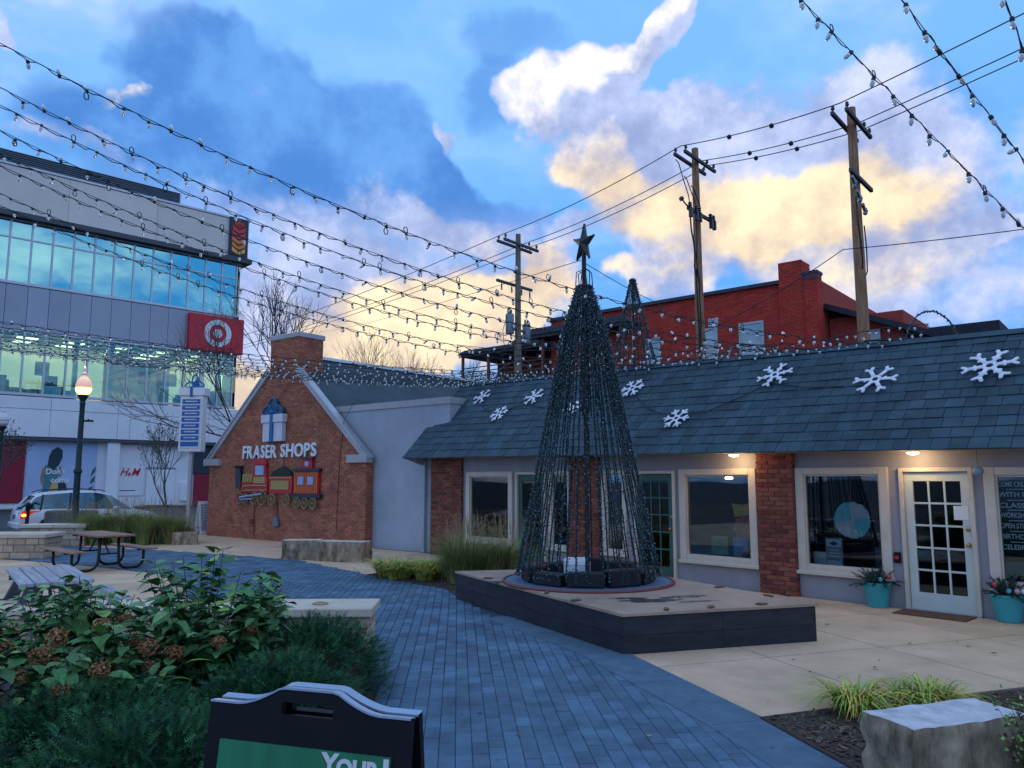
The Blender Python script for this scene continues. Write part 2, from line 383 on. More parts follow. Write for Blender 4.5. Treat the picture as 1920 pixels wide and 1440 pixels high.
# soldier band of dark concrete along the right edge of the path
def offset_line(line, d):
    out = []
    for i, p in enumerate(line):
        a = line[max(0, i-1)]; b = line[min(len(line)-1, i+1)]
        t = Vector((b[0]-a[0], b[1]-a[1])).normalized(); out.append((p[0]-t.y*d, p[1]+t.x*d))
    return out
PAVE_POLY = [(60,-6),(60,40),(-3,26),(-9.5,29.5),(-16,30.2),(-45,13),(-45,-6)]
pv = MB()
pts = [(-45,-6),(30,-6),(30,8),(14,14),(4,24),(-6,31),(-12.2,30.0),(-13.2,29.6),(-13.6,25.6),(-20.6,26.2),(-45,18)]
pv.prism(pts, .15, 'z', -.158)
pavement = tag(pv.build('pavement', 'concrete_joint'), 'tan concrete pavement of the plaza', kind='structure')
# concrete slabs: each its own piece, clipped out of the plaza outline
def slabs(poly, ang, o, sx, sy, parent, matn, z0, z1, gap=.018, name='slab'):
    c, s = math.cos(ang), math.sin(ang)
    loc = [((x-o[0])*c+(y-o[1])*s, -(x-o[0])*s+(y-o[1])*c) for x, y in poly]
    xs = [p[0] for p in loc]; ys = [p[1] for p in loc]
    i0, i1 = math.floor(min(xs)/sx), math.ceil(max(xs)/sx); j0, j1 = math.floor(min(ys)/sy), math.ceil(max(ys)/sy)
    for i in range(i0, i1):
        for j in range(j0, j1):
            q = loc
            for (a, b, cc) in ((1,0,(i+1)*sx-gap/2),(-1,0,-(i*sx+gap/2)),(0,1,(j+1)*sy-gap/2),(0,-1,-(j*sy+gap/2))):
                q = clip(q, a, b, cc)
                if len(q) < 3: break
            if len(q) < 3 or abs(area(q)) < .02: continue
            if area(q) < 0: q = q[::-1]
            w = [(o[0]+x*c-y*s, o[1]+x*s+y*c) for x, y in q]
            if max((p[1] for p in w)) < 1.5 or abs(sum(p[0] for p in w)/len(w)) > 24: continue
            m = MB(); m.prism(w, z1-z0, 'z', z0); m.build(name, matn, parent)
right_poly = PATH_R[2:7] + [(-5.2,18.7),(-6.9,19.9),(-9.57,21.3),(-13.4,23.0),(-13.0,29.4),(-10.6,27.4),(-4.2,22.2),(-2.1,20.55),(11,6.6),(10,3.5),(2.72,3.2)]
right_poly = [p for p in right_poly]
right_a = [(1.25,8.88),(.1,11.2),(-1.03,13.7),(-2.9,15.88),(-3.6,16.8),(-2.4,20.7),(12.4,4.6),(4.75,7.38),(2.72,6.78),(2.03,6.49)]
right_b = [(-3.6,16.8),(-5.17,18.75),(-7.25,20.1),(-9.57,21.3),(-13.2,22.9),(-13.0,29.4),(-10.6,27.4),(-4.2,22.2),(-2.4,20.7)]
slabs(right_a, R(19), (2.77,8.62), 1.55, 1.78, pavement, 'concrete', -.007, .0)
slabs(right_b, R(-51), (-9.6,21.3), 1.9, 1.9, pavement, 'concrete', -.007, .0)
left_a = [(-11.6,18.65),(-9.2,17.35),(-7.2,16.05),(-5.9,14.15),(-4.4,11.15),(-2.6,9.7),(-1.7,9.45),(-1.9,7.6),(-9,3.5),(-16,10),(-13.8,19.6)]
slabs(left_a, R(35), (-8,14), 2.4, 2.4, pavement, 'concrete', -.007, .0)

pb = MB(); pb.prism(PATH, .004, 'z', -.007)
path = tag(pb.build('path', 'paver_joint'), 'blue-grey brick paver path curving towards the gable', kind='structure')
# dark border strip on the right edge, cut in lengths
inner = offset_line(PATH_R, .42); wide = offset_line(PATH_R, .53)
for i in range(0, 4):
    a, b, c, d = PATH_R[i], PATH_R[i+1], wide[i+1], wide[i]
    k = max(1, round((Vector(b)-Vector(a)).length/1.1))
    for j in range(k):
        l = lambda p, q, t: (p[0]+(q[0]-p[0])*t, p[1]+(q[1]-p[1])*t)
        e = .004/((Vector(b)-Vector(a)).length/k)
        q = [l(a,b,(j+e)/k), l(a,b,(j+1-e)/k), l(d,c,(j+1-e)/k), l(d,c,(j+e)/k)]
        if area(q) < 0: q = q[::-1]
        m = MB(); m.prism(q, .0145, 'z', -.002); m.build('border_slab', 'band', path)
# pavers in running bond along the path
PAVER_POLY = inner[:5] + PATH_R[5:] + PATH_L
def paver_field():
    ang = R(94.0); c, s = math.cos(ang), math.sin(ang); L_, W_ = .235, .118
    locp = [(x*c+y*s, -x*s+y*c) for x, y in PAVER_POLY]
    xs = [p[0] for p in locp]; ys = [p[1] for p in locp]
    cells = []
    for j in range(math.floor(min(ys)/W_), math.ceil(max(ys)/W_)):
        for i in range(math.floor(min(xs)/L_)-1, math.ceil(max(xs)/L_)+1):
            u = (i + .5*(j % 2)) * L_; v = j * W_
            cu, cv = u+L_/2, v+W_/2
            x, y = cu*c-cv*s, cu*s+cv*c
            if inside(PAVER_POLY, x, y): cells.append(((x-0)**2+(y-0)**2, x, y))
    cells.sort()
    vis = [q for q in cells if q[2] > 4.6 and abs(q[1]/q[2]) < .70 and q[1] > -.9]
    near = vis[:290]; ns = set(near)
    me = MB(); me.cbox(-L_/2+.002, L_/2-.002, -W_/2+.002, W_/2-.002, -.012, .008, .003); me = me.mesh('paver', 'paver')
    rnd = random.Random(3)
    for q in near:
        inst('paver', me, path, (q[1], q[2], rnd.uniform(-.002, .002)), (rnd.uniform(-.006,.006), rnd.uniform(-.006,.006), ang+rnd.uniform(-.008,.008)))
    far = MB()
    for q in cells:
        if q in ns: continue
        far.tint = rnd.random(); far.X = Matrix.Translation((q[1], q[2], rnd.uniform(-.002,.002))) @ Matrix.Rotation(ang, 4, 'Z')
        a, b = L_/2-.002, W_/2-.002
        far.add([(-a,-b,-.012),(a,-b,-.012),(a,b,-.012),(-a,b,-.012),(-a+.003,-b+.003,.008),(a-.003,-b+.003,.008),(a-.003,b-.003,.008),(-a+.003,b-.003,.008)],
                [(4,5,6,7),(0,1,5,4),(1,2,6,5),(2,3,7,6),(3,0,4,7)])
    tag(far.build('paver_field', 'paver', path, fix=False), kind='stuff')
paver_field()
# mulch beds
def bed(name, poly, label, h=.05):
    m = MB(); m.prism(poly, h, 'z', -.006); o = m.build(name, 'mulch'); tag(o, label, kind='structure'); return o
bed('planting_bed', [(1.98,6.43),(2.72,6.70),(4.9,7.33),(6.4,5.4),(4.6,2.4),(2.75,2.6),(2.22,5.39)], 'dark mulch bed round the pale stone block in the right corner', .03)
bed('planting_bed', [(-.85,12.75),(-1.15,13.8),(-2.9,15.8),(-2.0,17.4),(-.4,16.5),(.2,14.4)], 'mulch bed of the ornamental grasses beside the dark platform', .03)
bed('planting_bed', [(-1.26,7.2),(-1.62,8.72),(-7.5,8.3),(-7.5,1.2),(-.5,1.2),(-.6,3.2),(-.94,5.39)], 'planting bed under the hydrangeas and evergreen hedge', .04)
mat('wood_chip', (.12,.08,.055), .95, .5, 20, tint=.5)
def chips(parent, poly, n, seed, z):
    rnd = random.Random(seed); m = MB(); xs = [p[0] for p in poly]; ys = [p[1] for p in poly]; k = 0
    while k < n:
        x, y = rnd.uniform(min(xs), max(xs)), rnd.uniform(min(ys), max(ys))
        if not inside(poly, x, y): continue
        k += 1; m.tint = rnd.random()+.001; L_ = rnd.uniform(.008,.03); w_ = L_*rnd.uniform(.25,.5)
        m.X = Matrix.Translation((x,y,z+rnd.uniform(.0,.012))) @ Matrix.Rotation(rnd.uniform(0,6.28),4,'Z') @ Matrix.Rotation(rnd.uniform(-.5,.5),4,'X') @ Matrix.Rotation(rnd.uniform(-.4,.4),4,'Y'); m.box(-L_,L_,-w_,w_,-.003,.003)
    tag(m.build('wood_chips', 'wood_chip', parent, fix=False), kind='stuff')
for o_ in list(col.objects):
    if o_.name == 'planting_bed': chips(o_, [(2.02,6.42),(2.72,6.66),(4.8,7.25),(5.2,6.0),(3.4,4.2),(2.4,4.4),(2.28,5.39)], 3200, 1, .024)
    if o_.name == 'planting_bed.001': chips(o_, [(-.85,12.8),(-1.12,13.75),(-2.8,15.7),(-2.0,17.3),(-.4,16.4),(.1,14.4)], 1600, 2, .024)
# street kerb beyond the plaza
kb = MB()
for i in range(22):
    x = -40 + i*1.9; kb.cbox(x, x+1.885, -.09, .09, -.158, .002, .02)
kerb = kb.build('kerb', 'concrete'); kerb.location = (-14.2, 26.6, 0); kerb.rotation_euler = (0,0,R(0)); kerb.location = (4.5-14, 31.2-1.2, 0)
kerb.rotation_euler = (0, 0, R(20)); tag(kerb, 'pale concrete kerb between the plaza and the street', kind='structure')

# ------------------------------------------------------------------ brickwork
BR = {}
def brick_mesh(matn, l=.205, h=.064, d=.02):
    if matn not in BR:
        m = MB(); m.cbox(-l/2, l/2, -d, .02, -h/2, h/2, .004); BR[matn] = m.mesh('brick', matn)
    return BR[matn]
def brickwork(parent, rects, matn, world, limit=290, keep=lambda x, z: True, l=.205, h=.064, j=.012, seed=1, near=None):
    """courses of bricks on faces. rects: (origin(x,y), dir angle in local frame, width, z0, z1). The nearest ones are objects, the rest one mesh"""
    rnd = random.Random(seed); cells = []
    for (ox, oy, an, w, z0, z1) in rects:
        c, s = math.cos(an), math.sin(an); rows = int(round((z1-z0)/(h+j)))
        ph = (z1-z0)/rows
        for r in range(rows):
            z = z0 + (r+.5)*ph; x = -(l+j)/2*(r % 2)
            while x < w - .01:
                a, b = max(x, 0), min(x+l, w)
                if b-a > .03 and keep(a, z) and keep(b, z):
                    cx = (a+b)/2; cells.append((ox+cx*c, oy+cx*s, z, an, (b-a)/l))
                x += l+j
    W = world
    cells.sort(key=lambda q: dist_cam(W @ Vector(q[:3])))
    me = brick_mesh(matn, l, h)
    for q in cells[:limit]:
        inst('brick', me, parent, (q[0]+rnd.uniform(-.001,.001), q[1], q[2]), (0, 0, q[3]), (q[4], rnd.uniform(.6,1.0), 1))
    if len(cells) > limit:
        m = MB()
        for q in cells[limit:]:
            m.tint = rnd.random() + .001; d = .02*rnd.uniform(.6, 1.0); a = l/2*q[4]
            m.X = Matrix.Translation(q[:3]) @ Matrix.Rotation(q[3], 4, 'Z')
            m.add([(-a,0,-h/2),(a,0,-h/2),(a,0,h/2),(-a,0,h/2),(-a+.003,-d,-h/2+.003),(a-.003,-d,-h/2+.003),(a-.003,-d,h/2-.003),(-a+.003,-d,h/2-.003)],
                  [(4,5,6,7),(0,1,5,4),(1,2,6,5),(2,3,7,6),(3,0,4,7)])
        tag(m.build('brickwork', matn, parent, fix=False), kind='stuff')
def frame(o): return Matrix.Translation(o.location) @ Matrix.Rotation(o.rotation_euler.z, 4, 'Z')

# ------------------------------------------------------------------ storefront row under the mansard roof
# local frame: x along the shop fronts towards the right, y into the building, z up
store = thing('storefront_building', 'long low shop row with slate mansard roof, cream window frames and brick piers', 'building', (-2.14, 20.41, 0), R(-47))
SW = frame(store)
zE = lambda x: 2.50 - .0115*x           # eave height along the row
zR = lambda x: 4.555 - .028*x           # ridge height along the row
yE, yR = -.55, 1.40
XE = 17.0
w = MB()
def wallbox(x0, x1, z0, z1, y0=0.0, y1=.16): w.box(x0, x1, y0, y1, z0, z1)
wallbox(.05, XE, 2.065, 2.62)
for a, b in ((1.34,1.52),(3.16,3.30),(4.27,4.36),(5.0,5.92),(6.50,6.73),(7.71,7.82),(9.36,10.15),(11.60,11.78),(12.79,12.93),(14.35,14.6),(16.2,XE)): wallbox(a, b, .42, 2.065)
for a, b in ((1.34,3.30),(4.36,6.73),(7.71,11.78),(12.79,XE)): wallbox(a, b, -.01, .42)
w.build('wall', 'store_wall', store)
# floor / back / ceiling of the shop rooms
m = MB(); m.box(.05, XE, 3.6, 3.7, 0, 2.62); m.box(.05, XE, .16, 3.6, 2.45, 2.55); m.box(.05,.12,.16,3.6,0,2.5); m.box(XE-.07,XE,.16,3.6,0,2.5)
for x in (5.4, 9.8): m.box(x-.05, x+.05, .17, 3.6, 0, 2.45)
m.build('shop_room', 'dark_interior', store)
m = MB(); m.box(.05, XE, .16, 3.6, .0, .03); m.build('shop_floor', 'interior_floor', store)
# brick piers
for (x0, x1, sd) in ((.12,1.34,5),(5.02,5.82,6),(9.45,10.10,7)):
    p = MB(); p.box(x0, x1, -.075, .1, -.01, zE(x0)+.03); po = p.build('brick_pier', 'mortar_dark', store)
    brickwork(po, [(x0+.003,-.078,0,x1-x0-.006,.0,zE(x0)), (x0-.003,.0,-math.pi/2,.076,.0,zE(x0)), (x1+.003,-.076,math.pi/2,.076,.0,zE(x0))], 'brick_pier', SW, 290, seed=sd)
# windows
def shop_window(x0, x1, z0=.42, z1=2.10, fw=.14, mull=(), sill=True):
    m = MB(); m.m = 0
    m.cbox(x0, x0+fw, -.05, .12, z0, z1, .008); m.cbox(x1-fw, x1, -.05, .12, z0, z1, .008)
    m.cbox(x0+fw, x1-fw, -.048, .12, z1-fw*.8, z1, .008); m.cbox(x0+fw, x1-fw, -.048, .12, z0, z0+fw*.7, .008)
    for q in mull: m.cbox(q-.04, q+.04, -.04, .1, z0+fw*.7, z1-fw*.8, .006)
    f = m.build('window', 'trim', store)
    if sill:
        m = MB(); m.cbox(x0-.02, x1+.02, -.09, .0, z0-.045, z0+.012, .008); m.build('sill', 'trim', f)
    i = MB(); a, b, c, d = x0+fw-.005, x1-fw+.005, z0+fw*.7-.005, z1-fw*.8+.005
    for (p, q, r, s_) in ((a,a+.03,c,d),(b-.03,b,c,d),(a+.03,b-.03,c,c+.03),(a+.03,b-.03,d-.03,d)): i.box(p, q, -.01, .06, r, s_)
    i.build('sash', 'trim', f)
    e = [a+.025] + list(mull) + [b-.025]
    for k in range(len(e)-1):
        m = MB(); m.box(e[k], e[k+1], .02, .027, c+.025, d-.025); m.build('pane', 'shop_glass', f)
    return f
shop_window(1.50, 3.18); shop_window(4.36, 5.02, .42, 2.1, .09); shop_window(5.90, 6.53, .42, 2.1, .10)
shop_window(7.80, 9.40); shop_window(10.12, 11.62); shop_window(12.92, 14.4, .40, 2.08, .14); shop_window(14.7, 16.2)
def shop_door(x0, x1, matn, cols, rows, frame_w=.06, z1=2.08, dark=False):
    m = MB(); m.cbox(x0, x0+frame_w, -.06, .14, 0, z1, .006); m.cbox(x1-frame_w, x1, -.06, .14, 0, z1, .006); m.cbox(x0+frame_w, x1-frame_w, -.058, .14, z1-frame_w, z1, .006)
    fr = m.build('door_frame', 'trim', store)
    a, b, c, d = x0+frame_w+.006, x1-frame_w-.006, .02, z1-frame_w-.006
    st, tr, br = .115, .13, .24
    m = MB(); m.box(a, a+st, .0, .045, c, d); m.box(b-st, b, .0, .045, c, d); m.box(a+st, b-st, .0, .045, d-tr, d); m.box(a+st, b-st, .0, .045, c, c+br)
    gx0, gx1, gz0, gz1 = a+st, b-st, c+br, d-tr; mw = .028
    for k in range(1, cols): x = gx0+(gx1-gx0)*k/cols; m.box(x-mw/2, x+mw/2, .004, .04, gz0, gz1)
    for k in range(1, rows):
        z = gz0+(gz1-gz0)*k/rows
        for q in range(cols):
            xa = gx0+(gx1-gx0)*q/cols+(mw/2 if q else 0); xb = gx0+(gx1-gx0)*(q+1)/cols-(mw/2 if q < cols-1 else 0)
            m.box(xa, xb, .005, .039, z-mw/2, z+mw/2)
    do = m.build('door', matn, store)
    for q in range(cols):
        for k in range(rows):
            p = MB(); p.box(gx0+(gx1-gx0)*q/cols+.012, gx0+(gx1-gx0)*(q+1)/cols-.012, .018, .024, gz0+(gz1-gz0)*k/rows+.012, gz0+(gz1-gz0)*(k+1)/rows-.012)
            p.build('pane', 'door_glass', do)
    for z in (.98, 1.2):
        h = MB(); h.X = Matrix.Translation((b-.05, 0, z)) @ Matrix.Rotation(R(90), 4, 'X'); h.lathe([(.03,0),(.03,.008),(.012,.012),(.012,.04),(.028,.05),(.03,.065),(.018,.075)] if z < 1 else [(.028,0),(.028,.02),(.02,.025)], 12)
        h.build('door_knob' if z < 1 else 'door_lock', 'brass', do, smooth=True)
    m = MB(); m.box(x0, x1, -.10, .14, .0, .02); m.build('threshold', 'metal_edge', fr)
    return do
mat('door_mint', (.55,.60,.55), .5, .05, 4)
shop_door(11.78, 12.79, 'door_mint', 3, 5)
shop_door(6.73, 7.71, 'green_door', 3, 5)
shop_door(3.30, 4.27, 'green_door', 1, 1)
# roof: deck, fascia, soffit, shingle courses
m = MB()
m.add([(-.45,yE,zE(-.45)-.03),(XE,yE,zE(XE)-.03),(XE,yR,zR(XE)-.03),(-.45,yR,zR(-.45)-.03),(-.45,yR+.1,zR(-.45)-.09),(XE,yR+.1,zR(XE)-.09),(XE,9,zR(XE)-.35),(-.45,9,zR(-.45)-.35)], [(0,1,2,3),(3,2,5,4),(4,5,6,7)])
m.build('roof_deck', 'shingle_under', store)
m = MB()
m.add([(-.45,yE+.01,zE(-.45)-.035),(XE,yE+.01,zE(XE)-.035),(XE,.05,zE(XE)-.035),(-.45,.05,zE(-.45)-.035)], [(0,1,2,3)]); m.build('soffit', 'soffit', store)
m = MB(); m.add([(-.45,yE,zE(-.45)-.04),(-.45,yR,zR(-.45)-.04),(-.45,9,zR(-.45)-.3),(-.45,9,2.3),(-.45,.0,2.3)],[(0,1,2,3,4)])
m.box(-.47,-.40,.1,9,0,2.42); m.build('end_wall', 'stucco', store)
def shingles():
    rows = 12; rnd = random.Random(5); cells = []
    sl = math.hypot(yR-yE, 2.02); wdt = .25
    P = lambda x, t: Vector((x, yE + (yR-yE)*t, zE(x)+(zR(x)-zE(x))*t))
    for r in range(rows):
        x = -.47 - wdt*rnd.uniform(.1,.9)
        while x < XE:
            ww = wdt*rnd.uniform(.82,1.18); a, b = max(x, -.47), min(x+ww, XE)
            if b-a > .06: cells.append((r, a, b))
            x += ww
    def piece(m, r, a, b):
        t0, t1 = r/rows - (.012 if r else .02), (r+1)/rows + .02
        if r == rows-1: t1 = 1.0
        A0, B0, B1, A1 = P(a+.004, t0), P(b-.004, t0), P(b-.004, t1), P(a+.004, t1)
        nrm = (B0-A0).cross(A1-A0).normalized(); lo = .022+rnd.uniform(-.005,.007); hi = .006
        tp = [A0+nrm*lo, B0+nrm*lo, B1+nrm*hi, A1+nrm*hi]; bt = [A0+nrm*.004, B0+nrm*.004, B1-nrm*.004, A1-nrm*.004]
        m.add(tp+bt, [(0,1,2,3),(4,5,1,0),(5,6,2,1),(7,4,0,3)])
    cells.sort(key=lambda q: dist_cam(SW @ P((q[1]+q[2])/2, (q[0]+.5)/rows)))
    vis = [q for q in cells if q[1] < 14.2]
    rf = MB()
    rs = MB(); rs.m = 0
    near = set(vis[:300])
    holder = MB()
    for k in range(60):
        a = -.47+(XE+.47)*k/60; b = -.47+(XE+.47)*(k+1)/60-.004
        p, q = P(a,1), P(b,1); holder.add([p+Vector((0,-.10,-.04)), q+Vector((0,-.10,-.04)), q+Vector((0,0,.05)), p+Vector((0,0,.05)), p+Vector((0,.12,.0)), q+Vector((0,.12,.0))], [(0,1,2,3),(3,2,5,4)])
    ro = holder.build('roof', 'shingle', store, fix=False)
    for q in near:
        m = MB(); piece(m, *q); m.build('shingle', 'shingle', ro, fix=False)
    for q in cells:
        if q in near: continue
        rf.tint = rnd.random()+.001; piece(rf, *q)
    tag(rf.build('shingle_field', 'shingle', ro, fix=False), kind='stuff')
shingles()
# eave lamps
for x in (9.15, 12.1):
    z = zE(x)-.045
    m = MB(); m.lathe([(.10,.0),(.10,.012),(.085,.014)], 20, (x,-.30,z-.012)); lo = m.build('eave_light', 'white_paint', store)
    m = MB(); m.lathe([(.02,-.035),(.06,-.028),(.082,-.012),(.084,-.002)], 20, (x,-.30,z-.012)); m.build('lens', 'warm_lamp', lo, smooth=True)
    pl = bpy.data.lights.new('eave_light_glow', 'POINT'); pl.energy = 6; pl.color = (1,.66,.32); pl.shadow_soft_size = .06
    po = bpy.data.objects.new('eave_light_glow', pl); col.objects.link(po); po.parent = store; po.location = (x, -.30, z-.10)
# ------------------------------------------------------------------ gable building with stucco return
gab = thing('brick_gable_building', 'red brick gable front with chimney, pale raking trim and grey stucco side', 'building', (-4.13-.783*8.22, 21.99+.622*8.22, 0), R(-38.5))
GW = frame(gab); WG = 8.22
EZ, AZ = 2.53, 5.98
keepg = lambda x, z: z < EZ or (x > (z-EZ)/(AZ-EZ)*WG/2+.03 and x < WG-(z-EZ)/(AZ-EZ)*WG/2-.03)
m = MB(); m.prism([(0,-.01),(WG,-.01),(WG,EZ),(WG/2,AZ),(0,EZ)], .25, 'y', 0.0); gw = m.build('gable_wall', 'mortar', gab)
brickwork(gw, [(0,-.002,0,WG,0,5.9)], 'brick', GW, 280, keepg, seed=11)
brickwork(gw, [(WG+.002,.0,math.pi/2,.25,0,2.45)], 'brick', GW, 0, seed=13)
m = MB()                                               # raking trim, both sides, with returns
def rake(xa, za, xb, zb, wd=.2):
    v = Vector((xb-xa, 0, zb-za)).normalized(); nn = Vector((-v.z, 0, v.x)); nn = nn if nn.z > 0 else -nn
    a, b = Vector((xa,0,za)), Vector((xb,0,zb))
    q = [a-nn*.06, b-nn*.06, b+nn*(wd-.06), a+nn*(wd-.06)]
    r = MB(); r.prism([(p.x, p.z) for p in q], .17, 'y', -.10); r.build('rake_board', 'grey_trim', gab)
    q2 = [a+nn*(wd-.06), b+nn*(wd-.06), b+nn*(wd-.01), a+nn*(wd-.01)]
    r = MB(); r.prism([(p.x, p.z) for p in q2], .22, 'y', -.13); r.build('rake_cap', 'metal_edge', gab)
sl_ = (AZ-EZ)/(WG/2)
rake(-.12, EZ-.1, 3.34, EZ+sl_*3.34, .15); rake(WG+.12, EZ-.1, WG-3.36, EZ+sl_*3.36, .15)
for x0, x1 in ((-.2,.75),(WG-.72,WG+.16)):
    m = MB(); m.cbox(x0, x1, -.16, .1, EZ-.14, EZ+.09, .012); m.build('eave_return', 'grey_trim', gab)
# roof planes run back along +y
m = MB(); D = 13.0
m = MB(); m.add([(WG/2,.2,AZ-.02),(WG+.05,.2,EZ-.02),(WG+.05,D,EZ-.02),(WG/2,D,AZ-.02),(-.05,.2,EZ-.02),(-.05,D,EZ-.02)], [(0,1,2,3),(0,3,5,4)])
m.build('roof', 'roof_felt', gab)
m = MB(); m.prism([(WG/2-.12,AZ-.06),(WG/2,AZ+.06),(WG/2+.12,AZ-.06)], D, 'y', .25); m.build('ridge_cap', 'metal_edge', gab)
# chimney
m = MB(); CX0, CX1, CD = 3.42, 4.86, .95
m.box(CX0, CX1, -.02, CD, AZ-1.05, 6.42); ch = m.build('chimney', 'mortar', gab)
brickwork(ch, [(CX0,-.023,0,CX1-CX0,4.94,6.42),(CX1+.003,-.02,math.pi/2,CD,4.9,6.42)], 'brick', GW, 120, lambda x, z: True, seed=12)
m = MB(); m.cbox(CX0-.05, CX1+.05, -.07, CD+.05, 6.42, 6.58, .015); m.build('chimney_cap', 'grey_trim', ch)
# stucco wall right of the gable with parapet fascia and low roof behind it
m = MB(); m.box(WG-1.7, WG+2.98, .26, .40, -.01, 3.92); m.box(WG+2.84, WG+2.98, .40, 2.4, 2.3, 3.92); m.build('stucco_wall', 'stucco', gab)
m = MB(); m.box(WG-1.75, WG+3.0, .23, .46, 3.92, 4.10); m.box(WG+2.8, WG+3.0, .46, 2.4, 3.92, 4.10); m.build('parapet_fascia', 'grey_trim', gab)
m = MB(); m.add([(WG-1.9,.46,4.02),(WG+2.9,.46,4.02),(WG+2.9,D,4.3),(WG-1.9,D,4.3)], [(0,1,2,3)]); m.build('flat_roof', 'roof_felt', gab)
m = MB(); m.tube([(WG-.9,.20,4.14),(WG-.97,-.06,3.6),(WG-1.05,-.04,3.2),(WG-1.15,-.025,2.6),(WG-1.2,-.03,1.6),(WG-1.22,-.03,.4)], .008, 5); m.build('cable', 'dark_wire', gab)

# ------------------------------------------------------------------ department store across the street
# local frame: x along the facade to the right (receding), y into the building, z up
mat('panel_beige', (.76,.68,.62), .7, .05, .6, tint=.03)
mat('panel_grey', (.38,.42,.50), .6, .05, .6, tint=.06)
mat('panel_white', (.78,.80,.84), .6, .05, .6, tint=.03)
mat('louver', (.24,.31,.38), .5, .1, 3, metal=.3)
mat('alu', (.52,.56,.62), .4, .05, 3, metal=.5)
mat('joint_dark', (.09,.10,.12), .8, .1, 2)
mat('room_wall', (.46,.40,.30), .9, .25, .5)
mat('room_dark', (.12,.11,.10), .9, .3, .6)
mat('ceiling_light', (1,.95,.8), .5, 0, 1, emit=(1,.86,.58), es=3.2)
mat('lit_room', (.75,.68,.50), .9, .2, .5, emit=(1,.84,.52), es=.5)  # wall emission stands in for the light inside the upper rooms
mat('sign_red', (.62,.025,.045), .5, .05, 3)
mat('sign_white', (.78,.80,.84), .5, .03, 3)
mat('sign_dark', (.025,.04,.075), .5, .1, 3)
mat('flame_red', (.75,.06,.04), .5, .05, 3)
mat('flame_orange', (.85,.22,.04), .5, .05, 3)
mat('flame_yellow', (.85,.48,.08), .5, .05, 3)
mat('poster_red', (.26,.012,.035), .6, .1, 1)
mat('poster_pale', (.40,.52,.76), .5, .08, .5)
mat('poster_text_red', (.62,.10,.09), .6, .05, 2)
mat('poster_dark', (.02,.045,.06), .6, .2, 3)
mat('poster_skin', (.36,.20,.16), .6, .2, 3)
mat('poster_teal', (.06,.22,.25), .6, .2, 3)
mat('poster_gold', (.62,.42,.16), .6, .1, 3)
mat('leaf_print', (.05,.14,.10), .6, .3, 3)
glass('blue_glass', (.10,.78,.76), .62, .01, .75)
glass('clear_store_glass', (.66,.93,.88), .13, .01, .9)
dep = thing('department_store', 'three storey store with blue ribbon windows and a red bullseye sign at its corner', 'building', (-25.67,59.48,0), R(44.3))
X0, X1 = -21.0, 4.3
m = MB(); m.box(X0, X1, 9.0, 9.3, 0, 20); m.box(X0, X1, .5, 9, 11.9, 15.25); m.box(X0, X1, .5, 9, 4.6, 7.6); m.box(X0, X1, .5, 9, 19.7, 20.1); m.box(X0, X1-.4, .5, 9, -.1, .05)
m.build('room_core', 'room_wall', dep)
m = MB(); m.box(X0, X1+.35, -.35, 9.5, 20.1, 23.35); m.build('parapet', 'joint_dark', dep)
for k, x in enumerate([X0+6.1*i for i in range(5)]):
    b = min(x+6.08, X1+.36)
    if b > x: m = MB(); m.cbox(x, b, -.40, -.34, 20.16, 23.30, .01); m.build('parapet_panel', 'panel_beige', dep)
m = MB(); m.box(X0, X1+.45, -.46, 9.5, 23.35, 23.50); m.build('coping', 'alu', dep)
m = MB(); m.box(X0, X1+.6, -.75, 9.2, 19.72, 20.08); m.build('canopy_soffit', 'joint_dark', dep)
m = MB(); m.box(X0, -.75, .55, 6, 23.5, 24.72); me_ = m.build('roof_screen', 'louver', dep)
for k in range(8):
    m = MB(); z = 23.56+k*.148; m.add([(X0,.35,z),(-.68,.35,z),(-.68,.54,z+.10),(X0,.54,z+.10),(X0,.35,z+.025),(-.68,.35,z+.025),(-.68,.54,z+.125),(X0,.54,z+.125)], [(0,1,2,3),(4,5,6,7),(0,1,5,4),(1,2,6,5)]); m.build('louver_blade', 'louver', me_)
def ribbon(z0, z1, ztr, xs, gl):
    m = MB()
    for x in xs: m.box(x-.055, x+.055, -.09, .1, z0, z1)
    m.box(X0, X1, -.10, .12, z0-.18, z0); m.box(X0, X1, -.10, .12, z1, z1+.10)
    for a, b in zip(xs[:-1], xs[1:]): m.box(a+.055, b-.055, -.07, .08, ztr-.05, ztr+.05)
    wo = m.build('ribbon_window', 'alu', dep)
    for a, b in zip(xs[:-1], xs[1:]):
        for p, q in ((z0, ztr-.05), (ztr+.05, z1)):
            t = MB(); t.box(a+.05, b-.05, 0, .03, p, q); t.build('pane', gl, wo)
    for z in (z0+.02,):                                   # corner return
        t = MB(); t.box(X1-.03, X1, .1, 3, z0, z1); t.build('pane', gl, wo)
mx = [-12.12-1.34*k for k in range(6, 0, -1)] + [-12.12,-10.81,-9.5,-8.16,-6.8,-5.46,-4.08,-2.7,-1.35,0.0,1.35,2.72,3.95]
ribbon(15.38, 19.62, 18.42, mx, 'blue_glass')
ribbon(7.80, 11.95, 10.65, mx, 'clear_store_glass')
m = MB(); m.box(X0, X1, -.03, .5, 12.05, 15.2); m.build('spandrel', 'joint_dark', dep)
for a, b in zip(mx[:-1], mx[1:]):
    m = MB(); m.cbox(a+.015, b-.015, -.07, -.02, 12.10, 15.14, .008); m.build('spandrel_panel', 'panel_grey', dep)
m = MB(); m.box(X0, X1+.2, -.25, .5, 4.82, 7.55); m.build('band', 'joint_dark', dep)
e = [X0, -13.2, -8.95, -4.6, -3.75, .1, 2.1, X1+.2]
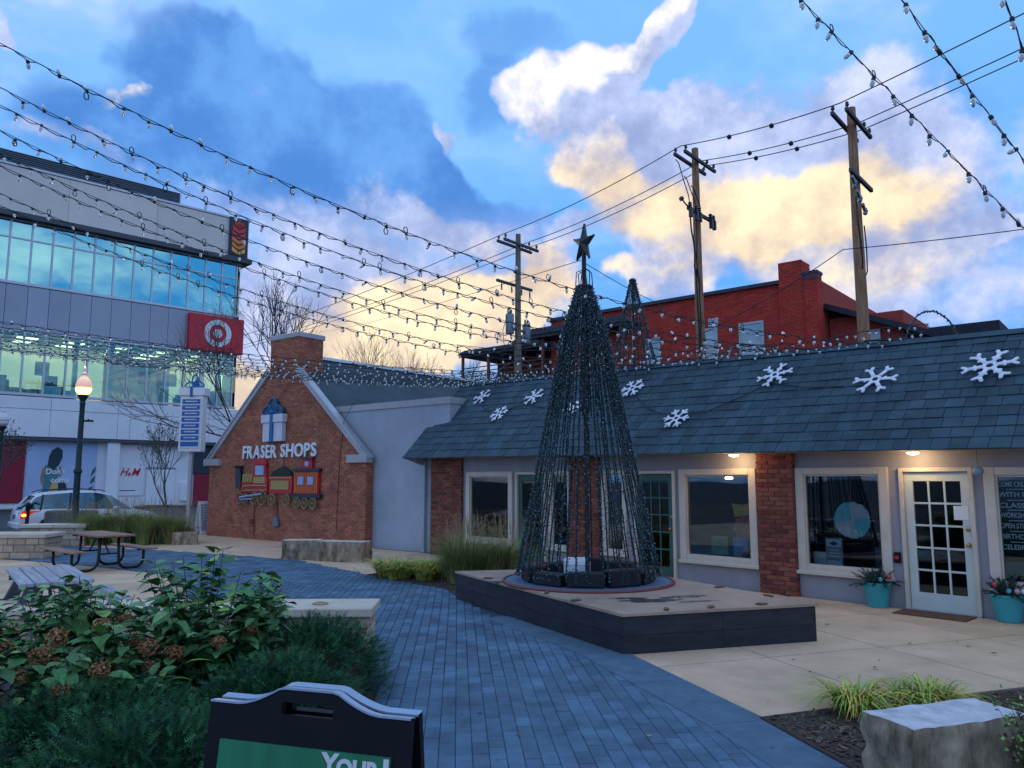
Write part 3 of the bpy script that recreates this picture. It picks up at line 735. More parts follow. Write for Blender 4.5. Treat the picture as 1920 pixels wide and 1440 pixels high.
for a, b in zip(e[:-1], e[1:]):
    for p, q in ((4.84, 6.68), (6.71, 7.53)):
        m = MB(); m.cbox(a+.012, b-.012, -.30, -.24, p, q, .01); m.build('band_panel', 'panel_white', dep)
m = MB(); m.box(X0, X1+.15, -.24, 2, 4.62, 4.80); m.build('band_soffit', 'joint_dark', dep)
# upper rooms: back wall glowing in place of room light, ceiling lights, merchandise masses
m = MB(); rr = random.Random(4)
for x in range(-20, 4, 3):
    for y in (1.6, 3.6, 5.6): m.box(x+rr.uniform(0,.6), x+1.4, y, y+.55, 11.84, 11.88)
m.build('ceiling_lights', 'ceiling_light', dep)
m = MB(); m.box(X0, -4.2, 5.2, 5.3, 7.6, 11.9); m.box(1.4, X1, 6.5, 6.6, 7.6, 11.9); m.build('back_partition', 'lit_room', dep)
m = MB()
for k in range(26):
    x = rr.uniform(-15, 3.3); y = rr.uniform(.8, 3.5); h = rr.choice((.7,1.1,1.6)); m.cbox(x, x+rr.uniform(.5,1.3), y, y+.6, 7.61, 7.61+h, .03)
m.build('display_racks', 'room_dark', dep)
for x, mt in ((-9.6,'poster_gold'),(-2.6,'sign_red'),(-.6,'sign_white'),(-1.2,'sign_red')):
    m = MB(); m.cbox(x, x+.9, 2.0, 2.1, 9.3, 10.3, .01); m.build('hanging_poster', mt, dep)
m = MB()
for x in (-7.3, -4.9, 1.9, 3.2): m.box(x-.14, x+.14, .9, 1.2, 7.6, 19.7)
m.build('column', 'panel_white', dep)
m = MB()
for k in range(9): m.box(1.4+k*.33, 1.52+k*.33, 2.6, 2.7, 15.3, 19.5)
m.build('back_glazing', 'alu', dep)
# bullseye sign
m = MB(); m.box(.10, 4.52, -.55, -.12, 12.05, 14.95); sg = m.build('bullseye_sign', 'sign_red', dep)
def disc(cx, cz, r, y0, y1, n=40, r0=0.0):
    m = MB()
    if r0 <= 0: m.prism([(cx+r*math.cos(2*math.pi*k/n), cz+r*math.sin(2*math.pi*k/n)) for k in range(n)], y1-y0, 'y', y0)
    else:
        vs = []; fs = []
        for y in (y0, y1):
            for rr_ in (r, r0):
                for k in range(n): a = 2*math.pi*k/n; vs.append((cx+rr_*math.cos(a), y, cz+rr_*math.sin(a)))
        for k in range(n):
            j = (k+1) % n
            fs += [(k,j,n+j,n+k),(2*n+k,3*n+k,3*n+j,2*n+j),(k,2*n+k,2*n+j,j),(n+k,n+j,3*n+j,3*n+k)]
        m.add(vs, fs)
    return m
disc(2.37, 13.55, 1.10, -.60, -.555, 48, .70).build('ring', 'sign_white', sg); disc(2.37, 13.55, .36, -.60, -.555, 32).build('dot', 'sign_white', sg)
# flame sign
m = MB(); m.box(2.95, 4.5, -.62, -.42, 20.1, 23.42); fs_ = m.build('flame_sign', 'sign_dark', dep)
for k, mt in enumerate(('flame_yellow','flame_orange','flame_orange','flame_red','flame_red','flame_red')):
    z = 20.3+k*.45; h_ = .62
    m = MB(); wq = .56 if k < 5 else .4
    m.prism([(3.72,z),(3.72+wq,z+.26),(3.72+wq,z+.62),(3.72+wq*.45,z+.42),(3.72,z+.26),(3.72-wq*.45,z+.42),(3.72-wq,z+.62),(3.72-wq,z+.26)], .03, 'y', -.66); m.build('flame', mt, fs_)
m = MB(); m.prism([(3.72,22.62),(4.05,22.8),(3.9,23.0),(3.74,23.36),(3.6,23.05),(3.42,22.85)], .03, 'y', -.66); m.build('flame', 'flame_red', fs_)
# street level: posters, pillar, logo panel, doors
m = MB(); m.box(X0, X1, .45, .6, 0, 4.7); m.build('street_wall', 'panel_white', dep)
m = MB(); m.cbox(X0, -10.1, .36, .44, .35, 4.55, .01); pr = m.build('poster_panel', 'poster_red', dep); tag(pr, 'dark red poster panel')
for t, z in (('ke',3.02),('ories',2.42),('om',1.85)): lettering(t, .62, .02, 'poster_text_red', pr, (-13.05 if t != 'ories' else -12.9, .345, z), bold=.008)
m = MB(); m.cbox(-10.02, -5.65, .36, .44, .35, 4.5, .01); pp = m.build('poster_panel', 'poster_pale', dep); tag(pp, 'pale blue poster panel with a figure in a dress')
fg = MB(); fg.prism([(-9.0,.4),(-8.95,1.6),(-9.05,2.4),(-8.9,2.9),(-8.6,3.0),(-8.3,2.9),(-8.05,2.4),(-8.1,1.9),(-7.6,1.3),(-7.2,.4)], .01, 'y', .345); fg.build('printed_figure', 'poster_teal', pp)
fg = MB(); fg.prism([(-8.75,2.9),(-8.7,3.5),(-8.55,3.95),(-8.2,4.2),(-7.9,4.0),(-7.85,3.5),(-8.05,2.95),(-8.35,2.6)], .012, 'y', .335); fg.build('printed_hair', 'poster_dark', pp)
fg = MB(); fg.prism([(-9.05,2.7),(-9.15,2.0),(-9.0,1.5),(-8.9,1.6),(-8.95,2.2),(-8.75,2.8)], .011, 'y', .338); fg.prism([(-8.0,2.9),(-7.8,2.7),(-7.9,2.1),(-8.05,2.2)], .011, 'y', .338); fg.build('printed_arms', 'poster_skin', pp)
fg = MB(); fg.prism([(-8.7,.9),(-8.3,1.9),(-8.05,1.9),(-8.0,.9)], .011, 'y', .338); fg.build('printed_print', 'poster_gold', pp)
fg = MB(); fg.prism([(-8.85,.4),(-8.7,.9),(-8.0,.9),(-8.1,.4)], .011, 'y', .337); fg.build('printed_print', 'poster_red', pp)
fg = MB(); fg.prism([(-8.0,.4),(-8.0,1.9),(-7.6,1.75),(-7.15,.4)], .011, 'y', .337); fg.build('printed_skirt', 'poster_dark', pp)
for q in ([(-6.0,2.1),(-5.7,2.5),(-5.68,2.9),(-5.9,2.6)],[(-6.3,.7),(-6.0,1.0),(-5.75,1.5),(-6.05,1.35)],[(-6.0,1.6),(-5.7,1.8),(-5.7,2.2),(-5.95,1.95)]):
    fg = MB(); fg.prism(q, .011, 'y', .338); fg.build('printed_leaf', 'leaf_print', pp)
lettering("Don't", .52, .02, 'sign_white', pp, (-8.85,.325,2.32), bold=.014); lettering("come", .52, .02, 'sign_white', pp, (-8.5,.325,1.72), bold=.014)
m = MB(); m.cbox(-5.1, -4.25, -.1, .45, 0, 4.7, .02); m.build('pillar', 'panel_white', dep)
m = MB(); m.cbox(-4.2, -2.3, .36, .44, .75, 4.5, .01); hp = m.build('logo_panel', 'panel_white', dep)
lettering('H', .82, .03, 'sign_red', hp, (-4.06,.33,2.22), bold=.004, shear=.42, squeeze=.86); lettering('&', .36, .03, 'sign_red', hp, (-3.5,.33,2.22), bold=.01, shear=.3, squeeze=.8); lettering('M', .82, .03, 'sign_red', hp, (-3.28,.33,2.22), bold=.004, shear=.42, squeeze=.86)
m = MB(); m.box(-4.0,-2.9,.35,.357,1.1,1.16); m.build('small_print', 'poster_dark', hp)
for k, x in enumerate((-2.15, -1.1)):
    m = MB(); m.cbox(x, x+1.02, .30, .44, .02, 2.7, .02); dd = m.build('door', 'panel_white', dep)
    m = MB(); xh = x+(.86 if k == 0 else .16); m.tube([(xh,.27,.9),(xh,.22,.95),(xh,.22,1.5),(xh,.27,1.55)], .025, 6); m.build('handle', 'alu', dd)
m = MB(); m.box(-2.2,0,.32,.44,2.72,2.84); m.build('door_header', 'louver', dep)
m = MB(); m.box(.4, 1.0, .3, .44, .3, 1.7); m.build('wall_box', 'panel_white', dep)
m = MB(); m.cbox(1.3, 4.2, .2, .44, 2.4, 4.6, .02); m.build('side_sign', 'poster_dark', dep)
m = MB(); m.box(1.4, 4.2, .25, .4, 0, 2.4); m.build('side_entry', 'poster_red', dep)

# ------------------------------------------------------------------ red brick house behind the shops
mat('house_brick', (.55,.058,.036), .9, .16, 1.3, .2, 40, tint=.12)
mat('house_mortar', (.38,.06,.045), .95, .2, 6)
mat('house_trim', (.055,.055,.075), .7, .15, 3)
mat('house_wood', (.20,.07,.05), .8, .2, 3)
mat('dark_roof', (.03,.034,.045), .9, .25, 3)
mat('pale_sash', (.46,.50,.52), .6, .05, 3)
mat('house_glass', (.30,.42,.48), .08, .2, 1, spec=.8)
house = thing('red_brick_house', 'tall red brick house with chimney standing behind the slate roof', 'building', (12.18,33,0), R(-40))
HW = frame(house)
m = MB(); m.box(-13.1, 1.2, 0, 9, 0, 10.5); hw = m.build('wall', 'house_mortar', house)
HWIN = ((-2.3,-1.3,7.0,8.88),(-4.3,-3.5,7.0,8.85),(-7.15,-6.5,7.0,8.75))
brickwork(hw, [(-13.1,-.003,0,14.3,5.0,10.5)], 'house_brick', HW, 0, lambda x, z: not any(a-.1 < x-13.1 < b+.1 and c-.2 < z < d+.1 for a, b, c, d in HWIN), seed=21, l=.30, h=.075, j=.014)
m = MB(); m.box(-13.3, 1.25, -.16, .3, 10.5, 10.66); m.build('cornice', 'house_trim', house)
m = MB(); m.box(.55, 1.22, -.12, .5, 5, 10.72); o_ = m.build('corner_pier', 'house_mortar', house); brickwork(o_, [(.55,-.123,0,.67,5,10.72),(1.223,-.12,math.pi/2,.6,5,10.72)], 'house_brick', HW, 0, seed=22, l=.30, h=.075, j=.014)
m = MB(); m.box(.52,1.27,-.17,.55,10.72,10.84); m.build('pier_cap', 'house_trim', o_)
m = MB(); m.box(-.40, .60, -.18, .9, 4.5, 11.4); o_ = m.build('chimney', 'house_mortar', house); brickwork(o_, [(-.40,-.183,0,1.0,4.6,11.4),(.603,-.18,math.pi/2,1.05,10.5,11.4)], 'house_brick', HW, 0, seed=23, l=.30, h=.075, j=.014)
for (x0, x1, z0, z1) in HWIN:
    m = MB(); m.box(x0-.08,x0,-.06,.1,z0-.1,z1); m.box(x1,x1+.08,-.06,.1,z0-.1,z1); m.box(x0-.08,x1+.08,-.055,.1,z1,z1+.10); m.box(x0-.1,x1+.1,-.09,.1,z0-.2,z0-.1); m.box(x0,x1,-.04,.05,(z0+z1)/2-.04,(z0+z1)/2+.04)
    wo = m.build('window', 'pale_sash', house); 
    for q in ((z0-.1,(z0+z1)/2-.04),((z0+z1)/2+.04,z1)):
        t = MB(); t.box(x0,x1,-.02,.0,*q); t.build('pane', 'house_glass', wo)
m = MB(); m.box(-3.85,-3.35,-.05,.02,9.0,9.4); vo = m.build('vent', 'pale_sash', house)
for k in range(4):
    m = MB(); m.box(-3.82,-3.38,-.07,-.05,9.04+k*.09,9.08+k*.09); m.build('slat', 'alu', vo)
# lower right wing with dark pitched roof
m = MB(); m.box(1.25, 4.2, 1.2, 8, 0, 8.9); m.build('wing_wall', 'house_mortar', house)
m = MB(); m.prism([(1.25,9.5),(1.25,9.25),(5.6,7.45),(5.6,7.7)], 6.5, 'y', .6); m.build('wing_roof', 'dark_roof', house)
m = MB(); m.box(2.9, 3.3, 1.12, 1.2, 7.0, 8.2); m.build('wing_window', 'pale_sash', house)
m = MB(); m.box(5.2, 7.6, .8, 4, 5.0, 7.95); m.build('wing_parapet', 'dark_roof', house)
m = MB(); m.prism([(4.2,8.1),(4.2,6.5),(5.3,6.5),(5.3,7.6)], 5, 'y', 1.3); m.build('wing_side', 'dark_roof', house)
# lower left porches with cornice roofs, posts and railings
m = MB(); m.box(-18.3, -13.1, 1.5, 8, 0, 9.2); m.build('porch_wall', 'house_wood', house)
m = MB(); m.box(-13.7, -7.6, -1.2, .4, 9.45, 9.62); m.prism([(-13.9,9.62),(-7.4,9.62),(-7.8,9.95),(-13.5,9.95)], 1.7, 'y', -1.3); m.build('porch_roof', 'house_trim', house)
m = MB(); m.box(-19.0, -13.1, -1.0, 2.5, 9.0, 9.14); m.prism([(-19.2,9.14),(-13.1,9.14),(-13.1,9.35),(-18.6,9.35)], 3.4, 'y', -1.1); m.build('porch_roof', 'house_trim', house)
m = MB(); m.prism([(-17.4,9.35),(-13.3,9.35),(-14.2,10.2),(-15.6,10.3),(-16.4,10.0)], 3, 'y', .8); m.build('dormer', 'house_trim', house)
m = MB(); m.box(-13.4,-9.4,-.02,.02,9.05,9.4); m.build('porch_beam', 'pale_sash', house)
for x in (-18.9,-16.9,-14.9,-13.0,-10.5,-8.0):
    m = MB(); m.cbox(x-.07,x+.07,-.95,-.81,5.5,9.02 if x < -13.05 else 9.45,.01); m.build('porch_post', 'house_wood', house)
for z in (7.3,7.55,7.8,8.05,8.3):
    m = MB(); m.box(-18.9,-13.0,-.92,-.86,z,z+.05); m.build('railing', 'house_wood', house)
m = MB(); m.box(-18.9,-8.0,-.9,1.5,6.4,6.6); m.build('porch_floor', 'house_trim', house)

# ------------------------------------------------------------------ utility poles and wires
mat('pole_wood', (.34,.16,.085), .9, .35, 14, .5, 30, stretch=(1,1,.12), c2=(.46,.25,.14))
mat('pole_grey', (.20,.17,.13), .9, .3, 14, .5, 30, stretch=(1,1,.12))
mat('arm_wood', (.075,.085,.095), .9, .25, 8, stretch=(1,1,1))
mat('transformer', (.19,.23,.27), .45, .1, 4, metal=.4)
mat('porcelain', (.05,.045,.05), .3, .1, 5)
POLES = [(.28,34.0,13.02,.150,'pole_grey'),(6.72,27.0,13.98,.155,'pole_wood'),(10.22,22.0,13.02,.165,'pole_wood')]
plabels = ['grey utility pole with two transformer cans, farthest of the poles', 'brown utility pole with drooping jumper cables behind the red wall', 'brown utility pole nearest the right with angled fuse cutouts']
ARM = R(-40+90)                      # cross-arms lie across the wire direction
WIRE_PTS = [[], [], []]
for k, (x, y, h, r, mt) in enumerate(POLES):
    t = thing('utility_pole', plabels[k], 'pole', (x, y, 0), ARM + (R(0)), 'utility poles behind the shops')
    # local x axis: along cross-arms
    m = MB(); m.tube([(0,0,-.2),(.01,0,h*.35),(-.008,.01,h*.7),(0,0,h)], r*1.25, 12, r*.78); m.build('pole', mt, t, smooth=True, sharp=50)
    def arm(z, half, dy, name='cross_arm', off=0.0):
        a = MB(); a.cbox(off-half, off+half, dy-.05, dy+.05, z-.06, z+.06, .01); return a.build(name, 'arm_wood', t)
    a1 = arm(h-.55, 1.22, -.2); a2 = arm(h-.55, 1.22, .2)
    for xx in (-1.12, .55, 1.1):
        for dy in (-.2, .2):
            i = MB(); i.lathe([(.02,0),(.02,.06),(.055,.07),(.06,.1),(.035,.12),(.055,.14),(.04,.19),(.015,.2)], 8, (xx,dy,h-.49)); i.build('insulator', 'porcelain', a1 if dy < 0 else a2, smooth=True)
    if k == 0:
        arm(h-2.35, 1.25, .0 + .2)
        for xx in (-.62, .62):
            c = MB(); c.lathe([(.02,0),(.17,.0),(.19,.05),(.19,.85),(.17,.9),(.08,.94)], 16, (xx*.95,.0,h-5.0+(.3 if xx < 0 else 0))); cc = c.build('transformer', 'transformer', t, smooth=True, sharp=40)
            b = MB()
            for q in (-.1,.1): b.lathe([(.04,0),(.05,.05),(.03,.1),(.05,.15),(.03,.22)], 8, (xx*.95+q,0,h-4.1+(.3 if xx < 0 else 0)))
            b.build('bushing', 'porcelain', cc, smooth=True)
            b = MB(); b.box(min(xx*.95,0)+.1, max(xx*.95,0)-.1, -.04, .04, h-4.5, h-4.4); b.build('bracket', 'arm_wood', cc)
        for xx in (-.9,-.2,.5,1.1):
            b = MB(); b.tube([(xx,.2,h-2.42),(xx+.03,.2,h-2.7),(xx-.05,.2,h-2.75),(xx-.03,.2,h-2.45)], .02, 5); b.build('fuse_cutout', 'porcelain', t)
        b = MB(); b.tube([(-.7,0,h-3.7),(-1.0,.05,h-4.6),(-.9,.05,h-5.3),(-.35,.02,h-5.5),(-.1,0,h-5.2)], .014, 5); b.tube([(.62,0,h-3.7),(.75,.05,h-5.0),(.5,.05,h-5.5),(.1,0,h-5.3)], .014, 5); b.build('jumper_cable', 'dark_wire', t)
    elif k == 1:
        a3 = arm(h-2.6, .95, -.2, off=-.15)
        for xx in (-1.05,-.62,-.35,.55,.8):
            b = MB(); b.lathe([(.05,0),(.085,.03),(.05,.07),(.085,.1),(.05,.14),(.08,.18),(.03,.24)], 8, (xx,-.26,h-2.62)); b.cbox(xx-.05,xx+.05,-.36,-.22,h-2.95,h-2.6,.015); b.build('fuse_cutout', 'porcelain', t)
        b = MB(); b.tube([(-1.05,-.2,h-2.55),(-1.3,-.2,h-2.5),(-1.5,-.2,h-2.42)], .03, 5); b.ico((-1.55,-.2,h-2.4), .10); b.build('camera_arm', 'porcelain', t)
        b = MB()
        for (xa, za, xb, zb) in ((-1.9,h-1.1,-1.05,h-2.4),(-1.3,h-1.5,-.6,h-2.4),(-.8,h-1.7,-.2,h-2.4)):
            b.tube([(xa,-.2,za),(xa+.25*(xb-xa),-.2,za-.05),(xa+.55*(xb-xa),-.25,za+(zb-za)*.5),(xa+.9*(xb-xa),-.25,za+(zb-za)*.8),(xb,-.25,zb)], .018, 5)
        b.tube([(-1.05,-.26,h-2.9),(-1.0,-.26,h-3.4),(-.75,-.2,h-3.7),(-.62,-.2,h-4.2),(-.72,-.2,h-4.6),(-.6,-.2,h-5.0),(-.3,-.1,h-7.0),(-.15,0,h-9.3)], .03, 6)
        b.tube([(-.6,-.26,h-2.9),(-.58,-.26,h-3.6),(-.55,-.2,h-4.4),(-.4,-.2,h-5.2),(-.15,-.1,h-6.6),(-.1,0,h-8.5)], .025, 6)
        b.tube([(-.62,-.2,h-4.7),(-.3,-.15,h-5.0),(0,0,h-5.0)], .04, 6)
        b.build('jumper_cable', 'dark_wire', t)
    else:
        a3 = arm(h-2.35, 1.05, -.2, off=-.1)
        for xx, zz in ((-1.15,h-2.75),(-.72,h-3.05),(-.25,h-3.3)):
            b = MB(); b.X = Matrix.Translation((xx,-.28,zz)) @ Matrix.Rotation(R(35), 4, 'Y'); b.cbox(-.22,.02,-.04,.04,-.05,.05,.01); b.lathe([(.04,-.05),(.07,0),(.04,.05),(.07,.1),(.04,.15),(.03,.22)], 8, (.1,0,-.05)); b.build('fuse_cutout', 'transformer', t)
        b = MB(); b.tube([(-.95,-.25,h-3.1),(-.85,-.25,h-3.9),(-.45,-.2,h-4.8),(-.12,-.1,h-5.0)], .02, 5); b.tube([(.3,-.1,h-3.6),(.42,-.1,h-4.3),(.35,-.1,h-5.0),(.12,-.05,h-5.3)], .02, 5); b.build('jumper_cable', 'dark_wire', t)
    Wm = Matrix.Translation((x,y,0)) @ Matrix.Rotation(ARM, 4, 'Z')
    for q, xx in enumerate((-1.12, .55, 1.1)): WIRE_PTS[q].append(Wm @ Vector((xx, 0, h-.28)))
def sag(a, b, s, n=14):
    a, b = Vector(a), Vector(b)
    return [a+(b-a)*(i/n) - Vector((0,0,s*4*(i/n)*(1-i/n))) for i in range(n+1)]
wl = ['upper overhead power line running between the three utility poles', 'middle overhead power line running between the three utility poles', 'lower overhead power line running between the three utility poles']
for q in range(3):
    p = WIRE_PTS[q]
    d0 = (p[2]-p[1]); ext = p[2] + Vector((10.5,-15.5,1.7)); far = p[0] + Vector((-26,26,-1.2))
    m = MB(); m.tube(sag(far, p[0], .5)+sag(p[0], p[1], .22)[1:]+sag(p[1], p[2], .12)[1:]+sag(p[2], ext, .3)[1:], .017, 5)
    for t in (.35,.62): v = p[1]+(p[2]-p[1])*t; m.ico(v-Vector((0,0,.14)), .09)
    o_ = m.build('power_line', 'dark_wire'); tag(o_, wl[q], 'wire', 'overhead power lines')
def wire(pts, r, label, s=None):
    m = MB(); m.tube(pts, r, 5); tag(m.build('service_cable', 'dark_wire'), label, 'wire')
wire(sag((-2.5,34.5,8.0),(6.40,26.9,6.9),.35)+sag((6.40,26.9,6.9),(9.7,21.9,8.6),.15)[1:]+sag((9.7,21.9,8.6),(26,12,9.5),.5)[1:], .014, 'thin black service cable slung pole to pole above the red house')
wire(sag((-16,60,13.5),(1.05,11.4,5.22),.25), .006, 'thin guy wire holding the star pole from the left')
wire(sag((1.15,11.6,5.22),(6.2,18.5,5.4),.25), .006, 'thin guy wire holding the star pole from the right')
for k, (a, b, s_) in enumerate((((8.3,15.2,4.55),(16.5,16.0,7.4),.5),((8.6,15.0,4.5),(15.8,15.5,6.9),.45),((8.8,14.8,4.45),(15.5,15.0,6.6),.4),((9.4,14.5,4.4),(16.2,15.2,7.0),.3),((7.2,15.5,4.72),(14.2,11.8,4.62),.06))):
    wire(sag(a, b, s_), .022, ['thick black cable rising off the roof at the right edge','second black cable rising off the roof at the right edge','third black cable rising off the roof at the right edge','short steep cable nearest the frame edge above the roof','nearly level black cable just above the right roof ridge'][k])

# ------------------------------------------------------------------ platform
mat('deck_top', (.38,.26,.19), .5, .22, 1.5, .1, 80)
mat('deck_side', (.020,.021,.030), .6, .45, 3, .3, 30, stretch=(1,1,5), tint=.2)
mat('wet', (.10,.08,.08), .12, .2, 3, spec=.6)
PLAT = [(1.21,8.71),(3.62,9.44),(1.72,13.25),(-.9,12.69)]
plat = thing('stage_platform', 'low black sided platform with pale top carrying the light tree', 'platform', (1.3, 11.0, 0))
pp_ = [(x-1.3, y-11.0) for x, y in PLAT]
m = MB(); m.prism([(x*.985, y*.985) for x, y in pp_], .40, 'z', 0.0); m.build('frame', 'black_steel', plat)
for i in range(4):
    a, b = Vector(pp_[i]), Vector(pp_[(i+1) % 4]); d = (b-a); n_ = max(1, round(d.length/1.2)); u = d.normalized(); o = Vector((u.y,-u.x))
    for k in range(n_):
        p, q = a+d*(k/n_)+u*.002, a+d*((k+1)/n_)-u*.002
        for (za, zb) in ((.004,.198),(.202,.404)):
            m = MB(); m.prism([(p.x,p.y),(q.x,q.y),(q.x-o.x*.02,q.y-o.y*.02),(p.x-o.x*.02,p.y-o.y*.02)], zb-za, 'z', za); m.build('skirt_board', 'deck_side', plat)
big = [(x*1.012, y*1.012) for x, y in pp_]
# top of butted boards with thin seams
dx = Vector((pp_[1][0]-pp_[0][0], pp_[1][1]-pp_[0][1])); ang_ = math.atan2(dx.y, dx.x)
c_, s_ = math.cos(ang_), math.sin(ang_)
locp = [(x*c_+y*s_, -x*s_+y*c_) for x, y in big]
ys = [p[1] for p in locp]; k0 = min(ys); k1 = max(ys)
for k in range(4):
    a, b = k0+(k1-k0)*k/4+.003, k0+(k1-k0)*(k+1)/4-.003
    q = clip(clip(locp, 0, 1, b), 0, -1, -a)
    if area(q) < 0: q = q[::-1]
    m = MB(); m.prism([(x*c_-y*s_, x*s_+y*c_) for x, y in q], .03, 'z', .41); m.build('top_panel', 'deck_top', plat)
rr = random.Random(9)
def blot(cx, cy, rx, ry, rot, n=18):
    out = []
    for k in range(n):
        a = 2*math.pi*k/n; r_ = 1+rr.uniform(-.28,.28); x, y = rx*r_*math.cos(a), ry*r_*math.sin(a)
        out.append((cx+x*math.cos(rot)-y*math.sin(rot), cy+x*math.sin(rot)+y*math.cos(rot)))
    return out
for (x, y, a, b, r_) in ((.42,-1.35,.42,.14,.15),(.85,-1.05,.30,.10,.3),(.95,-1.42,.26,.06,.25),(.15,-1.18,.22,.07,.1),(-1.35,.35,.28,.09,-.2)):
    m = MB(); m.prism(blot(x,y,a,b,r_), .002, 'z', .4405); m.build('wet_patch', 'wet', plat)
# deck spotlights along the rim
mat('leaf_dry', (.17,.10,.05), .9, .3, 20)
for i, (x, y) in enumerate(((-.35,11.75),(.05,10.98),(.45,10.25),(.78,9.62),(1.75,8.97),(2.3,9.13),(2.95,9.33),(3.25,10.0),(2.85,10.8))):
    m = MB(); m.ico((-.03,0,.012), .045, (1.5,.8,.35), .5); m.ico((.04,.01,.010), .035, (1.3,1,.4), .5); o_ = m.build('deck_clip', 'leaf_dry', plat); o_.location = (x-1.3, y-11.0, .441); o_.rotation_euler = (0,0,rr.uniform(0,3))

# ------------------------------------------------------------------ light tree
mat('bulb_teal', (.014,.050,.068), .25, .3, 30, spec=.9)
mat('bulb_pale', (.07,.17,.24), .2, .3, 30, spec=.9)
mat('tree_green', (.008,.026,.030), .7, .3, 10)
mat('base_blue', (.10,.16,.24), .6, .1, 5)
mat('rim_red', (.22,.045,.04), .6, .1, 5)
mat('black_box', (.012,.014,.018), .5, .3, 8)
def tree_profile(t):
    """radius along the cone, t 0 at the base ring, 1 at the top ring"""
    return 1.06*(1-t) + .05 + .33*max(0, (t-.62)/.38)**1.0*(1-t)*1.9 if t < 1 else .12
def light_tree(name, label, loc, H, RB, n, r_fn, zb, ztop, bulbs, poleh, star=True, br=.011):
    t = thing(name, label, 'light tree', loc)
    rnd = random.Random(n)
    m = MB(); m.tube([(0,0,0),(0,0,poleh)], .035 if star else .03, 10); m.build('pole', 'black_steel', t, smooth=True, sharp=50)
    m = MB(); m.lathe([(r_fn(1)+.02,-.02),(r_fn(1)+.03,0),(r_fn(1)+.02,.03),(.04,.06)], 16, (0,0,ztop)); m.build('top_ring', 'black_steel', t)
    for k in range(n):
        a = 2*math.pi*k/n + rnd.uniform(-.05,.05); s = MB(); s.m = 0; pts = []
        st = 26; wob = rnd.uniform(-.02,.02)
        for i in range(st+1):
            q = i/st; r_ = r_fn(q)+rnd.uniform(-.006,.006); aa = a+wob*math.sin(q*6)+rnd.uniform(-.004,.004)
            pts.append((r_*math.cos(aa), r_*math.sin(aa), zb+(ztop-zb)*q))
        s.tube(pts, .010 if star else .009, 4, cap=False)
        for i in range(bulbs):
            q = (i+rnd.random()*.6)/bulbs*st; j = min(int(q), st-1); f = q-j
            p = Vector(pts[j]).lerp(Vector(pts[j+1]), f)
            o_ = Vector((rnd.uniform(-1,1), rnd.uniform(-1,1), rnd.uniform(-.4,.8))).normalized()*rnd.uniform(.012,.034)
            s.m = 1 if rnd.random() < .72 else 2
            c = p+o_; d = o_.normalized(); e = d.orthogonal().normalized(); g_ = d.cross(e); L_ = br*2.1
            s.add([c-d*L_*.4, c+e*br, c+g_*br, c-e*br, c-g_*br, c+d*L_], [(0,2,1),(0,3,2),(0,4,3),(0,1,4),(5,1,2),(5,2,3),(5,3,4),(5,4,1)])
        s.build('light_strand', ['tree_green','bulb_teal','bulb_pale'], t, fix=False)
    return t
TX, TY, TZ = 1.10, 11.45, .441
def tree_r(t):
    z = .10+4.26*t
    return 1.06-.198*z if z < 3.75 else .3175-.34*(z-3.75)
tr = light_tree('light_tree', 'tall cone of dark bulb strands with a star on top, standing on the platform', (TX,TY,TZ), 4.4, 1.06, 46, tree_r, .10, 4.36, 120, 4.95, br=.0125)
for k in range(26):                                  # dense crown of short inner strands
    s = MB(); rn = random.Random(500+k); a = 2*math.pi*(k+.5)/26; pts = [((tree_r(.55+.45*i/10)*(.80+.08*(k % 3)))*math.cos(a+rn.uniform(-.02,.02)), (tree_r(.55+.45*i/10)*(.80+.08*(k % 3)))*math.sin(a+rn.uniform(-.02,.02)), .10+4.26*(.55+.45*i/10)) for i in range(11)]
    s.tube(pts, .010, 4, cap=False)
    for i in range(60):
        q = rn.uniform(0, 9.99); j = int(q); c = Vector(pts[j]).lerp(Vector(pts[j+1]), q-j); d = Vector((rn.uniform(-1,1),rn.uniform(-1,1),rn.uniform(-.4,.8))).normalized(); c = c+d*.02; e = d.orthogonal().normalized()*.012; g_ = d.cross(e).normalized()*.012; s.m = 1 if rn.random() < .8 else 2
        s.add([c-d*.01, c+e, c+g_, c-e, c-g_, c+d*.026], [(0,2,1),(0,3,2),(0,4,3),(0,1,4),(5,1,2),(5,2,3),(5,3,4),(5,4,1)])
    s.build('light_strand', ['tree_green','bulb_teal','bulb_pale'], tr, fix=False)
m = MB(); m.lathe([(1.20,0),(1.22,.012),(1.20,.022),(.2,.024)], 48); m.build('base_disc', 'base_blue', tr)
m = MB(); m.tube([(1.225*math.cos(2*math.pi*k/48),1.225*math.sin(2*math.pi*k/48),.014) for k in range(49)], .022, 6); m.build('base_rim', 'rim_red', tr)
for k in range(10):
    a = 2*math.pi*(k+.3)/10; m = MB(); m.X = Matrix.Rotation(a, 4, 'Z') @ Matrix.Translation((.84,0,.026)); m.cbox(-.10,.10,-.25,.25,0,.17+.03*(k % 3),.02); m.build('ballast_box', 'black_box', tr)
m = MB(); m.cbox(-.32,.06,.15,.5,.026,.30,.04); m.cbox(-.27,0,.12,.16,.1,.25,.02); m.build('control_box', 'white_paint', tr)
m = MB(); m.ico((-.75,-.1,.24), .06); m.ico((-.65,-.12,.23), .05); m.build('red_lamp', 'rim_red', tr)
